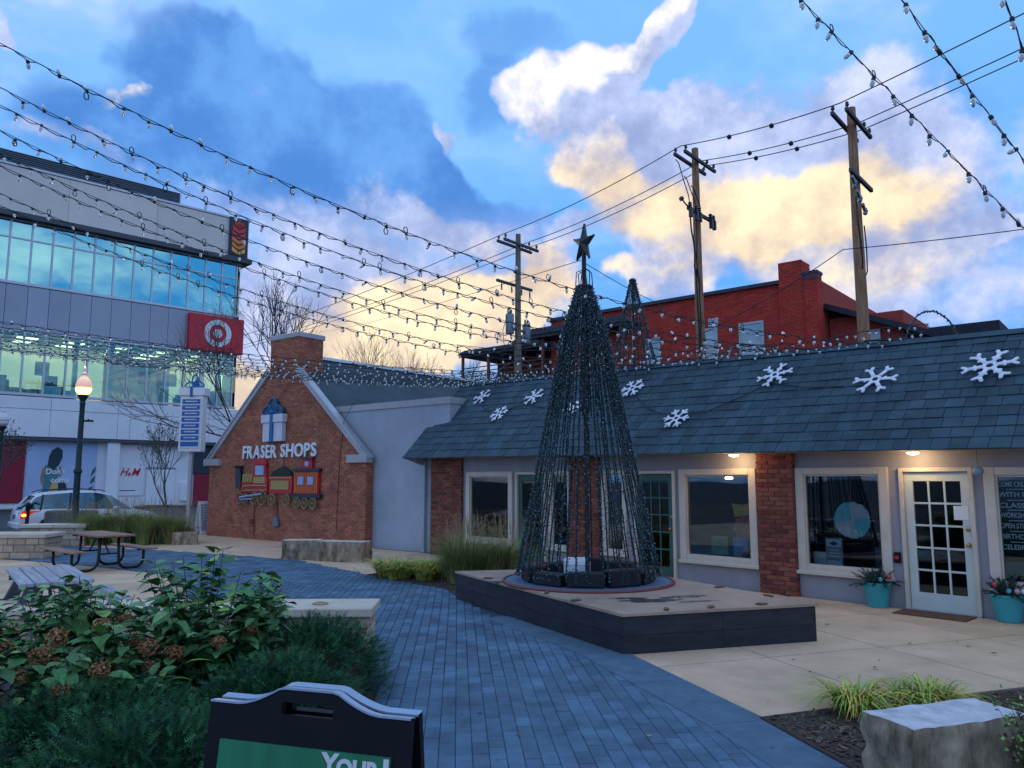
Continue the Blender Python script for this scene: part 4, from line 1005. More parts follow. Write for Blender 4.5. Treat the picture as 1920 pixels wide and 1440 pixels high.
# star
def star_outline(r0, r1, n=5, rot=90): return [((r0 if k % 2 == 0 else r1)*math.cos(R(rot)+math.pi*k/n), (r0 if k % 2 == 0 else r1)*math.sin(R(rot)+math.pi*k/n)) for k in range(2*n)]
mat('star_bronze', (.055,.060,.055), .5, .3, 6, metal=.4)
m = MB(); so_ = star_outline(.26,.10); vs = [(x*.82,-.03,z*1.08) for x, z in so_]+[(x*.82,.03,z*1.08) for x, z in so_]+[(0,-.09,0),(0,.09,0)]
m.add(vs, [(k,(k+1) % 10,20) for k in range(10)]+[(10+(k+1) % 10,10+k,21) for k in range(10)]+[(k,10+k,10+(k+1) % 10,(k+1) % 10) for k in range(10)])
st_ = m.build('star', 'star_bronze', tr); st_.location = (0,0,5.06); st_.rotation_euler = (0,R(4),R(-52))
m = MB(); q_ = [(x*.86,-.0,z*1.12) for x, z in so_]; m.tube(q_+[q_[0]], .012, 5)
for p in q_: m.ico(p, .024)
m.build('star_bulbs', 'bulb_teal', st_)
m = MB()
for k in range(6): a = k*math.pi/3; m.tube([(.13*math.cos(a),.13*math.sin(a),4.38),(.12*math.cos(a+.2),.12*math.sin(a+.2),4.6),(.03,.0,4.66)], .008, 5)
m.build('crown_wire', 'dark_wire', tr)

r2 = lambda t: .52*(1-t) + .06
t2 = light_tree('light_tree', 'smaller cone of bulb strands behind the slate roof ridge', (2.76,17.2,4.1), 2.2, .6, 22, r2, .02, 2.32, 46, 2.35, False, .014)
# hoops on the roof
mat('hoop', (.05,.06,.10), .6, .2, 6)
def hoop(loc, rz, w, h, label):
    t = thing('light_hoop', label, 'hoop', loc, rz, 'light hoops on the roof')
    m = MB(); pts = [(w*math.cos(math.pi*k/24), 0, h*math.sin(math.pi*k/24)) for k in range(25)]; m.tube(pts, .012, 5); m.build('hoop', 'hoop', t)
    m = MB()
    for k in range(90): a = math.pi*k/89; m.ico((w*math.cos(a)+random.uniform(-.015,.015), random.uniform(-.02,.02), h*math.sin(a)+random.uniform(-.015,.015)), .019)
    m.build('bulbs', 'bulb_teal', t)
hoop((7.77,14.0,4.15), R(10), .60, .86, 'bulb covered hoop standing on the roof at the far right'); hoop((.10,20.0,4.35), R(5), .55, .60, 'bulb covered hoop in front of the grey utility pole'); hoop((4.9,15.9,4.2), R(8), .55, .52, 'bulb covered hoop in front of the red house windows')

# ------------------------------------------------------------------ string lights: cord and bulbs across the plaza
mat('cord', (.012,.02,.024), .6, .2, 8)
mat('socket', (.010,.020,.024), .5, .2, 8)
m_ = bpy.data.materials.new('clear_bulb'); m_.use_nodes = True; MATS['clear_bulb'] = m_
p_ = m_.node_tree.nodes['Principled BSDF']; p_.inputs['Base Color'].default_value = (.84,.87,.92,1); p_.inputs['Roughness'].default_value = .12
p_.inputs['Transmission Weight'].default_value = .35; p_.inputs['IOR'].default_value = 1.3; p_.inputs['Specular IOR Level'].default_value = .6
nz_ = m_.node_tree.nodes.new('ShaderNodeTexNoise'); nz_.inputs['Scale'].default_value = 40; mrr = m_.node_tree.nodes.new('ShaderNodeMapRange'); mrr.inputs[3].default_value = .05; mrr.inputs[4].default_value = .25
m_.node_tree.links.new(nz_.outputs['Fac'], mrr.inputs[0]); m_.node_tree.links.new(mrr.outputs[0], p_.inputs['Roughness'])
bm_ = MB(); bm_.m = 0; bm_.lathe([(.012,.012),(.019,.010),(.021,-.022),(.017,-.030)], 8); bm_.m = 1; bm_.lathe([(.017,-.030),(.023,-.045),(.024,-.062),(.018,-.084),(.008,-.098),(.001,-.102)], 8)
BULB = bm_.mesh('bulb', ['socket','clear_bulb'], True)
dirS = Vector((-.92,-.39))
ds_ = Vector((math.sin(R(137)), math.cos(R(137)))); ns_ = Vector((ds_.y, -ds_.x)); A_ = Vector((-2.14,20.41))
def string_light(pt, r0, r1, label, group, seed, step=.27, rc=.0065, rb=.92):
    """pt(r) gives the messenger line; the lamp cord wanders round it and carries a bulb each step"""
    rnd = random.Random(seed); base = pt(r0)
    t = thing('string_light', label, 'string light', tuple(base), 0, group)
    B = Vector(base)
    m = MB(); n = 40; m.tube([pt(r0+(r1-r0)*k/n)-B for k in range(n+1)], rc*.75, 4)
    # wandering cord
    pts = []; r = r0; bulbs = []
    nxt = r0+.2
    ph = rnd.uniform(0,6)
    while r < r1:
        p = pt(r)-B
        amp = .030; dz = -amp*(1-math.cos(r*20+ph))*.55 + rnd.uniform(-.008,.008); dy = .022*math.sin(r*13+ph)
        pts.append(p+Vector((dy*.4, dy, dz)))
        if r >= nxt:
            bulbs.append(pts[-1].copy()); nxt = r+step*rnd.uniform(.75,1.25)
            if rnd.random() < .22:                          # a loop of slack
                up = rnd.choice((1,-1)); q = pts[-1]; d = (pt(r+.05)-pt(r)).normalized()
                for a in range(1, 7): an = a*math.pi/3.2; pts.append(q+d*(.035*math.sin(an)+.004*a)+Vector((0,.012,up*.05*(1-math.cos(an)))))
        r += .052
    m.tube(pts, rc, 4); m.build('cord', 'cord', t, fix=False)
    for q in bulbs:
        tilt = rnd.choice((0,0,0,0,rnd.uniform(-1,1),rnd.uniform(-.8,.8),math.pi+rnd.uniform(-.5,.5)))
        o_ = inst('bulb', BULB, t, q, (tilt+rnd.uniform(-.15,.15), rnd.uniform(-.3,.3), rnd.uniform(0,6)), (rb,rb,rb))
    return t
def sline(s, a, b):
    P0 = A_+ds_*s-1.4*ns_; z0 = 4.57-.028*s
    return lambda r: Vector((P0.x+dirS.x*r, P0.y+dirS.y*r, z0+a*r+b*r*r))
ordw = ['topmost','second','third','fourth','fifth','sixth','seventh','eighth']
for k, s in enumerate((11.25,10.15,9.65,8.85,8.0,7.55,6.3,5.7)):
    string_light(sline(s,-.053,.0178), 0.0, 15.2, '%s string of clear bulbs from the top at the left frame edge' % ordw[k], 'bulb strings over the plaza', 100+k)
for k, s in enumerate((3.8,3.1,2.5,1.9,1.4,1.0,.6,.25,-.1,-.4)):
    string_light(sline(s,-.045,.0062), -.3, 15.2, 'bulb string in the dense low bundle, %s from its top' % ['first','second','third','fourth','fifth','sixth','seventh','eighth','ninth','last'][k], 'bulb strings over the plaza', 200+k, .19, .0055, .78)
for k, (dz, st_p, lab) in enumerate(((.10,.13,'lower bulb string lying along the slate roof ridge'),(.24,.16,'upper bulb string hung just above the slate roof ridge'))):
    string_light(lambda r, dz=dz, k=k: SW @ Vector((r, 1.36, zR(r)+dz+.05*math.sin(r*1.7+k))), -.4, 11.9, lab, 'bulb strings over the plaza', 400+k, st_p, .0055, .85)
for k, (pa, pb, sg_, lab) in enumerate((((2.97,7.38,6.81),(5.94,8.64,4.79),.06,'near string of clear bulbs slanting down the upper right sky, left one of three'),((3.82,7.02,6.57),(5.33,7.67,5.21),.03,'near string of clear bulbs in the upper right sky, middle of three'),((4.76,6.91,6.5),(4.99,7.01,5.95),.01,'bulb string just entering the top right corner of the sky'))):
    a, b = Vector(pa), Vector(pb); d = (b-a).normalized(); L0 = (b-a).length
    st = a-d*1.6; en = b+d*(1.6 if k < 2 else 2.2); LL = (en-st).length
    string_light(lambda r, st=st, d=d, LL=LL, sg_=sg_: st+d*r-Vector((0,0,sg_*4*(r/LL)*(1-r/LL)-sg_)), 0.0, LL, lab, 'bulb strings over the plaza', 300+k, .26, .0065, 1.15)

# ------------------------------------------------------------------ snowflakes on the mansard
def flake_mesh(kind):
    m = MB(); F = Matrix.Diagonal((1,1,.45,1)); m.X = F
    w = .085
    def bar(a, b, r): m.tube([(a[0],a[1],0),((a[0]+b[0])/2,(a[1]+b[1])/2,0),(b[0],b[1],0)], [r, r, r], 8); m.ico((b[0],b[1],0), r*1.02); m.ico((a[0],a[1],0), r*1.0)
    for k in range(6):
        a = k*math.pi/3; c, s = math.cos(a), math.sin(a)
        P = lambda u, v: (u*c-v*s, u*s+v*c)
        r = .098
        if kind == 0:
            bar(P(.22,0), P(.72,0), r); bar(P(.74,0), P(.94,.16), r*.9); bar(P(.74,0), P(.94,-.16), r*.9)
            if k % 3 == 0: bar(P(.35,0), P(.45,.13), r*.7)
        elif kind == 1:
            bar(P(.25,0), P(.95,0), r*.9); bar(P(.55,0), P(.78,.24), r*.85); bar(P(.55,0), P(.78,-.24), r*.85)
        else:
            bar(P(.2,0), P(.78,0), r); bar(P(.76,0), P(.95,.17), r*.85); bar(P(.76,0), P(.95,-.17), r*.85); bar(P(.45,0), P(.52,.12), r*.7); bar(P(.45,0), P(.52,-.12), r*.7)
        b0, b1 = P(.24,0), (.24*math.cos(a+math.pi/3), .24*math.sin(a+math.pi/3)); bar(b0, b1, r*.85)
    return m.mesh('snowflake', 'snow_white', True)
FL = [flake_mesh(k) for k in range(3)]
flk = [(1.02,.76,.55,0,8,'small six armed snowflake, leftmost on the slate roof'),(2.26,.50,.54,1,20,'lacy snowflake, second from the roof\'s left end, lower of its pair'),(3.09,.70,.56,2,5,'notched snowflake just left of the light tree'),(4.69,.51,.52,1,14,'snowflake half hidden behind the strands of the light tree'),(6.10,.71,.58,1,10,'lacy snowflake just right of the light tree, near the ridge'),(7.74,.32,.56,1,0,'lowest snowflake on the roof, right of the light tree'),(9.38,.73,.65,2,18,'snowflake near the ridge between the two nearer utility poles'),(11.28,.60,.68,0,0,'plain forked snowflake, second from the right'),(12.92,.65,.74,2,12,'largest snowflake at the far right of the roof')]
for (x, t, dm, kd, rot, lab) in flk:
    p = Vector((x, yE+(yR-yE)*t, zE(x)+(zR(x)-zE(x))*t)); ux = Vector((1,0,(zE(x+1)+(zR(x+1)-zE(x+1))*t)-p.z)).normalized(); uy = Vector((0, yR-yE, zR(x)-zE(x))).normalized(); nz = ux.cross(uy).normalized(); uy = nz.cross(ux)
    M4 = Matrix(((ux.x,uy.x,nz.x,0),(ux.y,uy.y,nz.y,0),(ux.z,uy.z,nz.z,0),(0,0,0,1)))
    o = bpy.data.objects.new('snowflake_decoration', FL[kd]); col.objects.link(o)
    o.matrix_world = SW @ Matrix.Translation(p+nz*.075) @ M4 @ Matrix.Rotation(R(rot), 4, 'Z') @ Matrix.Scale(dm/2*1.02, 4)
    tag(o, lab, 'snowflake', 'snowflakes on the slate roof')
def on_roof(x, t, h=.045):
    v = Vector((x, yE+(yR-yE)*t, zE(x)+(zR(x)-zE(x))*t)); return SW @ (v+Vector((0,-.7,.72))*h)
for pts, lab in (([(6.3,.62),(6.9,.45),(7.5,.36),(8.3,.38),(9.0,.55),(9.3,.66),(10.1,.58),(11.0,.56)],'dark cord drooping over the shingles between the right snowflakes'),([(1.2,.66),(1.7,.55),(2.1,.5),(2.6,.58),(3.0,.62),(4.0,.52)],'dark cord over the shingles between the left snowflakes')):
    m = MB(); q = []
    for (a, b) in zip(pts[:-1], pts[1:]):
        for k in range(4): q.append(on_roof(a[0]+(b[0]-a[0])*k/4, a[1]+(b[1]-a[1])*k/4))
    m.tube(q, .009, 5); tag(m.build('cord', 'dark_wire'), lab, 'cord')

# ------------------------------------------------------------------ decorations on the gable
def on_gable(name, label, cat, x, z, group=None):
    v = GW @ Vector((x, -.03, z)); return thing(name, label, cat, tuple(v), R(-38.5), group)
mat('deco_blue', (.02,.13,.34), .5, .1, 5); mat('deco_teal', (.015,.075,.10), .5, .15, 5); mat('deco_white', (.62,.62,.70), .5, .05, 5)
mat('train_red', (.50,.022,.03), .5, .1, 5); mat('train_orange', (.62,.13,.04), .5, .1, 5); mat('train_gold', (.40,.27,.09), .5, .1, 5); mat('train_black', (.02,.03,.045), .4, .1, 5); mat('train_window', (.28,.40,.66), .3, .1, 4); mat('wheel_gold', (.22,.165,.08), .6, .2, 6); mat('coal', (.015,.035,.028), .8, .5, 20, .8, 30)
t = on_gable('gift_box_decoration', 'white gift box with dark blue bow mounted high on the brick gable', 'decoration', 3.87, 3.12)
m = MB(); m.cbox(-.52,.52,-.16,0,0,.60,.01); m.build('box', 'deco_white', t)
m = MB(); m.cbox(-.58,.58,-.20,0,.60,.86,.012); m.build('lid', 'deco_white', t)
m = MB(); m.box(-.075,.075,-.215,-.16,.0,.88); m.build('ribbon', 'deco_blue', t)
m = MB()
def loop_pts(cx, cz, rx, rz, rot, n=14): return [(cx+rx*math.cos(2*math.pi*k/n)*math.cos(rot)-rz*math.sin(2*math.pi*k/n)*math.sin(rot), -.14, cz+rx*math.cos(2*math.pi*k/n)*math.sin(rot)+rz*math.sin(2*math.pi*k/n)*math.cos(rot)) for k in range(n+1)]
for (cx, cz, rx, rz, ro) in ((0,1.14,.2,.24,0),(-.30,1.0,.24,.12,.35),(.30,1.0,.24,.12,-.35)):
    q = loop_pts(cx, cz, rx, rz, ro); m.prism([(p[0],p[2]) for p in q[:-1]], .12, 'y', -.16)
m.build('bow', 'deco_teal', t)
m = MB()
for (cx, cz, rx, rz, ro) in ((0,1.14,.2,.24,0),(-.30,1.0,.24,.12,.35),(.30,1.0,.24,.12,-.35),(-.14,.97,.1,.12,.9),(.14,.97,.1,.12,-.9)): m.tube([Vector(p)+Vector((0,-.03,0)) for p in loop_pts(cx,cz,rx,rz,ro)], .028, 6)
m.ico((0,-.18,.93), .09); m.build('bow_ribbon', 'deco_blue', t)
# lettering
t = on_gable('shop_lettering', 'raised white letters reading FRASER SHOPS on the brick gable', 'sign', 2.1, 2.58)
def word(txt, x0, x1, H_):
    me = text_mesh(txt, 1.0, .06, bold=.022); xs = [v.co.x for v in me.vertices]; ys_ = [v.co.y for v in me.vertices]
    return None
def letters(txt, x0, x1, z0, z1, matn, parent, y, depth=.05, bold=.02, round_caps=False):
    """condensed capitals fitted into a width, each letter a piece of its own"""
    ms = [text_mesh(ch, 1.0, depth, bold=bold) if ch != ' ' else None for ch in txt]
    def ext(me): xs = [v.co.x for v in me.vertices]; return min(xs), max(xs)
    ws = [(ext(me)[1]-ext(me)[0]) if me else .35 for me in ms]; gap = .09; tot = sum(ws)+gap*(len(ws)-1); k = (x1-x0)/tot; x = x0
    for me, w_ in zip(ms, ws):
        if me:
            a = ext(me)[0]; ys_ = [v.co.y for v in me.vertices]; lo, hi = min(ys_), max(ys_)
            for v in me.vertices: v.co = ((v.co.x-a)*k, (v.co.y-lo)/(hi-lo)*(z1-z0), v.co.z)
            me.materials.clear(); me.materials.append(MATS[matn]); o = bpy.data.objects.new('letter', me); col.objects.link(o); o.parent = parent; o.location = (x, y, z0); o.rotation_euler = (R(90),0,0)
        x += (w_+gap)*k
letters('FRASER', 0.0, 1.88, 0.02, .44, 'sign_white', t, -.03); letters('SHOPS', 2.10, 3.90, .03, .45, 'sign_white', t, -.03)
# train of three wall figures
def wheel(m, cx, cz, r, n=8):
    m.tube([(cx+r*math.cos(2*math.pi*k/20), -.10, cz+r*math.sin(2*math.pi*k/20)) for k in range(21)], .028, 6)
    for k in range(n): a = 2*math.pi*k/n; m.tube([(cx,-.10,cz),(cx+r*math.cos(a),-.10,cz+r*math.sin(a))], .016, 4)
    m.ico((cx,-.11,cz), .05)
def add_wheels(t, spots, rod=None):
    for (x, z, r) in spots: m = MB(); wheel(m, x, z, r); m.build('wheel', 'wheel_gold', t)
loco = on_gable('locomotive_decoration', 'red and gold steam locomotive cutout on the brick gable', 'decoration', 1.69, 1.20, 'train figures on the brick gable')
m = MB(); m.prism([(.45,.30),(1.92,.30),(1.92,.72),(1.85,.80),(1.78,1.2),(1.15,1.2),(1.10,.72),(.55,.72),(.42,.60)], .07, 'y', -.08); m.build('boiler', 'train_red', loco)
m = MB(); m.prism([(1.12,.78),(1.84,.78),(1.80,1.20),(1.15,1.20)], .02, 'y', -.105) if False else m.prism([(1.10,1.205),(1.86,1.205),(1.80,1.32),(1.65,1.38),(1.3,1.38),(1.16,1.32)], .09, 'y', -.10); m.build('cab_roof', 'train_red', loco)
m = MB(); m.box(1.25,1.70,-.10,-.081,.86,1.16); m.build('cab_window', 'train_window', loco)
m = MB(); m.box(1.16,1.80,-.10,-.081,.60,.80); m.build('cab_panel', 'train_gold', loco)
m = MB(); m.prism([(.16,.42),(.44,.42),(.44,.74),(.36,1.12),(.14,1.12),(.12,.8)], .10, 'y', -.11); m.lathe([(.16,0),(.18,.05),(.12,.08)], 12, (.25,-.06,1.10)); m.build('smokestack', 'train_black', loco)
m = MB(); m.prism([(.05,.0),(.42,.0),(.42,.30),(.22,.30)], .08, 'y', -.09); m.build('cow_catcher', 'train_red', loco)
m = MB(); m.tube([(.55,-.10,.42),(.65,-.10,.50),(1.15,-.10,.52),(1.9,-.10,.52)], .025, 6); m.tube([(.60,-.10,.36),(1.9,-.10,.38)], .018, 6)
for k in range(4): m.lathe([(.055,0),(.055,.22),(.03,.27)], 8, (.62+k*.14,-.09,.63))
m.build('gold_trim', 'train_gold', loco)
add_wheels(loco, ((.42,.10,.17),(.72,.09,.16),(1.25,.11,.19),(1.68,.13,.22)))
m = MB(); m.tube([(.5,-.14,.14),(1.1,-.14,.20),(1.7,-.14,.26)], .03, 5); m.tube([(.5,-.14,.06),(1.2,-.14,.10)], .02, 5); m.build('drive_rod', 'train_window', loco)
tend = on_gable('tender_decoration', 'red coal tender cutout in the middle of the wall train', 'decoration', 3.67, 1.20, 'train figures on the brick gable')
m = MB(); m.prism([(.05,.28),(1.22,.28),(1.25,.82),(.02,.82)], .07, 'y', -.08); m.build('body', 'train_red', tend)
m = MB(); m.box(.16,1.08,-.10,-.081,.40,.68); m.box(.06,1.2,-.10,-.081,.75,.79); m.build('panel', 'train_gold', tend)
m = MB(); m.prism([(.08,.825),(1.20,.825),(1.1,1.0),(.9,1.08),(.75,1.12),(.5,1.05),(.25,.98)], .09, 'y', -.09); m.build('coal', 'coal', tend)
m = MB(); m.tube([(.72,-.05,1.1),(.74,-.05,1.3),(.70,-.05,1.5)], .012, 5); m.build('cable', 'dark_wire', tend)
add_wheels(tend, ((.24,.08,.17),(1.0,.08,.17)))
cab = on_gable('caboose_decoration', 'orange slatted caboose cutout at the right end of the wall train', 'decoration', 4.93, 1.14, 'train figures on the brick gable')
m = MB(); m.box(.08,1.28,-.07,0,.34,1.02); m.build('body', 'train_red', cab)
for k in range(15): m = MB(); m.box(.10+k*.078,.15+k*.078,-.10,-.072,.36,1.0); m.build('slat', 'train_orange', cab)
for x in (.32,.80): m = MB(); m.box(x,x+.26,-.125,-.10,.62,.86); m.build('window', 'train_window', cab)
m = MB(); m.box(0,1.34,-.13,0,1.02,1.11); m.box(.45,.98,-.12,0,1.38,1.44); m.build('roof', 'train_black', cab)
m = MB(); m.box(.48,.95,-.09,0,1.11,1.38); m.build('cupola', 'train_red', cab); m = MB(); m.box(.62,.80,-.11,-.09,1.18,1.32); m.build('cupola_window', 'train_window', cab)
m = MB(); m.box(-.02,1.40,-.12,0,.22,.34); m.build('frame', 'train_black', cab); add_wheels(cab, ((.26,.08,.16),(.66,.06,.16),(1.06,.06,.16)))
t = on_gable('outlet_box', 'grey electric outlet box low on the brick gable with a cord to the train', 'outlet', 4.11, .45)
m = MB(); m.cbox(-.13,.13,-.10,0,0,.2,.02); m.prism([(-.13,.2),(.13,.2),(.05,.33),(-.05,.33)], .09, 'y', -.09); m.build('box', 'transformer', t)
m = MB(); m.tube([(0,-.03,.33),(.01,-.02,.6),(-.02,-.02,.8)], .012, 5); m.build('cord', 'dark_wire', t)
t = on_gable('outlet_box', 'small outlet box left of the grey one on the brick gable', 'outlet', 2.75, .50)
m = MB(); m.cbox(-.09,.09,-.06,0,0,.14,.015); m.build('box', 'brick_pier', t); m = MB(); m.tube([(.09,-.02,.7),(.1,-.02,.1),(.12,-.02,-.4)], .014, 5); m.build('cord', 'brick_pier', t)

# ------------------------------------------------------------------ street lamps
mat('lamp_green', (.012,.035,.04), .45, .2, 8, metal=.3)
mat('lamp_globe', (.72,.62,.58), .3, .1, 4, emit=(1,.45,.14), es=.35)
mat('lamp_top', (.68,.64,.66), .35, .08, 4)
mat('lamp_fire', (1,.8,.4), .3, .1, 4, emit=(1,.55,.13), es=4.0)
def street_lamp(loc, label, lit=True, hh=4.55):
    t = thing('street_lamp', label, 'street lamp', loc, 0, 'globe street lamps')
    m = MB(); m.lathe([(.20,0),(.20,.1),(.16,.16),(.15,.7),(.11,.8),(.10,1.0),(.095,2.1),(.13,2.14),(.13,2.2),(.09,2.26),(.075,hh-.35),(.085,hh-.3),(.09,hh-.25),(.07,hh-.2),(.16,hh-.03),(.17,hh)], 16); m.build('post', 'lamp_green', t, smooth=True, sharp=40)
    m = MB(); m.lathe([(.13,hh),(.21,hh+.10),(.235,hh+.2),(.225,hh+.22)], 20); m.build('lower_globe', 'lamp_fire' if lit else 'lamp_top', t, smooth=True)
    m = MB(); m.lathe([(.225,hh+.22),(.232,hh+.30),(.20,hh+.42),(.14,hh+.52),(.09,hh+.58),(.08,hh+.64)], 20); m.build('upper_globe', 'lamp_globe' if lit else 'lamp_top', t, smooth=True)
    m = MB(); m.lathe([(.09,hh+.62),(.10,hh+.66),(.04,hh+.70),(.035,hh+.78),(.05,hh+.82),(.01,hh+.92)], 12); m.build('finial', 'lamp_top', t, smooth=True)
    m = MB(); m.cbox(.06,.36,-.03,.03,hh-.85,hh-.79,.01); m.ico((.22,0,hh-.80), .05); m.ico((.34,0,hh-.82), .045); m.build('bracket', 'lamp_green', t)
    if lit:
        pl = bpy.data.lights.new('lamp_glow', 'POINT'); pl.energy = 16; pl.color = (1,.6,.25); pl.shadow_soft_size = .25
        po = bpy.data.objects.new('lamp_glow', pl); col.objects.link(po); po.parent = t; po.location = (0,0,hh+1.1)
street_lamp((-13.45,24.0,0), 'lit globe street lamp on a dark green post behind the tall grass')
street_lamp((-21.6,32.6,-.15), 'unlit white globe street lamp cut by the left frame edge', False, 4.3)

# ------------------------------------------------------------------ directory sign
mat('plaque_blue', (.015,.13,.42), .5, .08, 4)
t = thing('directory_sign', 'tall white gift box shop directory with blue name plates on a post', 'sign', (-11.0,26.5,0), R(-4))
m = MB(); m.cbox(-.06,.06,-.06,.06,0,2.9,.008); m.build('post', 'grey_trim', t)
m = MB(); m.cbox(-.40,.40,-.17,.17,2.86,4.78,.01); m.build('box', 'white_paint', t)
m = MB(); m.cbox(-.455,.455,-.22,.22,4.78,5.05,.012); m.build('lid', 'white_paint', t)
m = MB(); m.box(-.345,.345,-.19,-.171,2.98,4.68); m.build('board', 'paper', t)
for k in range(8):
    z = 4.50-k*.208; m = MB(); m.box(-.31,.31,-.205,-.19,z,z+.155); p = m.build('name_plate', 'plaque_blue', t)
    if k < 7:
        q = MB(); rr_ = random.Random(k); x = -.2
        while x < .2:
            a = rr_.uniform(.02,.05); q.box(x, x+a, -.209, -.206, z+.06, z+.10); x += a+.012
        q.build('print', 'paper', p)
m = MB(); m.box(-.05,.05,-.235,-.221,4.74,5.06); m.build('ribbon', 'deco_blue', t)
m = MB()
for (rx, rz, ro, cx, cz) in ((.10,.20,0,0,5.32),(.16,.09,.3,-.18,5.18),(.16,.09,-.3,.18,5.18),(.08,.12,0,.05,5.2)): m.tube([Vector(p)+Vector((0,.14,0)) for p in loop_pts(cx,cz,rx,rz,ro)], .028, 6)
m.ico((0,-.02,5.12), .07); m.build('bow', 'deco_blue', t)

# ------------------------------------------------------------------ sandwich boards
mat('board_black', (.008,.008,.012), .5, .2, 8, spec=.2)
mat('board_edge', (.30,.38,.50), .3, .1, 5)
mat('poster_green', (.02,.19,.06), .4, .35, 2.2, stretch=(3,1,.4), c2=(.03,.25,.13))
mat('teal_poster', (.04,.27,.24), .5, .3, 2, c2=(.30,.34,.20))
def a_board(loc, rz, w_, h_, label, frame_m, poster_m, arch=False, cat='sign'):
    t = thing('sandwich_board', label, cat, loc, rz)
    lean = R(8)
    for sgn in (1, -1):
        X = (Matrix.Translation((0,-.002*sgn,h_)) @ Matrix.Rotation(-lean*sgn, 4, 'X') @ Matrix.Translation((0,0,-h_)))
        m = MB(); m.X = X
        hw = w_/2
        if arch:
            top = [(hw,h_-.10)] + [(x*hw, h_-.10+.055*(1 if abs(x) < .28 else max(0,(1-(abs(x)-.28)/.42))**1.6*1.0 if abs(x) < .70 else 0)) for x in [.9,.8,.7,.62,.55,.48,.42,.36,.3,.24,.12,0,-.12,-.24,-.3,-.36,-.42,-.48,-.55,-.62,-.7,-.8,-.9]] + [(-hw,h_-.10)]
        else: top = [(hw,h_),(-hw,h_)]
        yo = -.025 if sgn > 0 else 0.0
        hz0, hz1, hxx = h_-.118, h_-.082, .09
        if arch:
            # two halves leave a hand slot in the arch
            right = [(hxx,0.0),(hw,0.0)] + [p for p in top if p[0] >= hxx] + [(hxx,h_-.045)]
            left = [(-hw,0.0),(-hxx,0.0),(-hxx,h_-.045)] + [p for p in top if p[0] <= -hxx]
            m.prism(right, .025, 'y', yo); m.prism(left, .025, 'y', yo)
            m.box(-hxx, hxx, yo, yo+.025, 0, hz0); m.prism([(-hxx,hz1),(hxx,hz1),(hxx,h_-.045),(-hxx,h_-.045)], .025, 'y', yo)
        else: m.prism([(-hw,0),(hw,0)]+top, .025, 'y', yo)
        pn = m.build('panel', frame_m, t)
        if arch:
            e = MB(); e.X = X; tp = top
            for (a, b) in zip(tp[:-1], tp[1:]):
                e.add([(a[0],yo-.004,a[1]),(b[0],yo-.004,b[1]),(b[0],yo+.029,b[1]),(a[0],yo+.029,a[1]),(a[0],yo-.004,a[1]+.006),(b[0],yo-.004,b[1]+.006),(b[0],yo+.029,b[1]+.006),(a[0],yo+.029,a[1]+.006)], [(4,5,6,7),(0,1,5,4),(2,3,7,6)])
            e.build('top_edge', 'board_edge', pn, fix=True)
        if sgn > 0:
            p = MB(); p.X = X; p.box(-hw+.055, hw-.055, -.033, -.0255, .12, h_-(.205 if arch else .1)); po = p.build('poster', poster_m, pn)
            if arch:
                o = lettering('Y', .082, .003, 'paper', po, (0,0,0), name='letter', bold=.003); o.matrix_local = X @ Matrix.Translation((hw-.275,-.035,h_-.268)) @ Matrix.Rotation(R(90), 4, 'X')
                o = lettering('OUR', .064, .003, 'paper', po, (0,0,0), name='letter', bold=.003); o.matrix_local = X @ Matrix.Translation((hw-.227,-.035,h_-.268)) @ Matrix.Rotation(R(90), 4, 'X')
                q = MB(); q.X = X; q.box(hw-.075,hw-.058,-.036,-.0335,h_-.27,h_-.21); q.build('corner_print', 'paper', po)
            else:
                q = MB(); q.X = X
                for k in range(6): q.box(-hw+.12, hw-.16-.05*(k % 2), -.036, -.0335, h_-.2-k*.09, h_-.18-k*.09)
                q.build('print', 'paper', po)
    m = MB(); m.box(-w_/2+.02, -w_/2+.035, -.2, .2, .25, .27); m.box(w_/2-.035, w_/2-.02, -.2, .2, .25, .27); m.build('spreader', 'black_steel', t)
    return t
a_board((-.62,2.52,0), R(-17), .70, 1.29, 'black arched sandwich board with green poster in the foreground', 'board_black', 'poster_green', True)
a_board((-18.55,27.6,0), R(-20), .75, 1.25, 'black sandwich board with pale teal poster at the left frame edge', 'board_black', 'teal_poster')
a_board((-10.85,27.65,0), R(55), .62, 1.15, 'white leaflet board leaning beside the directory post', 'white_paint', 'paper_print')

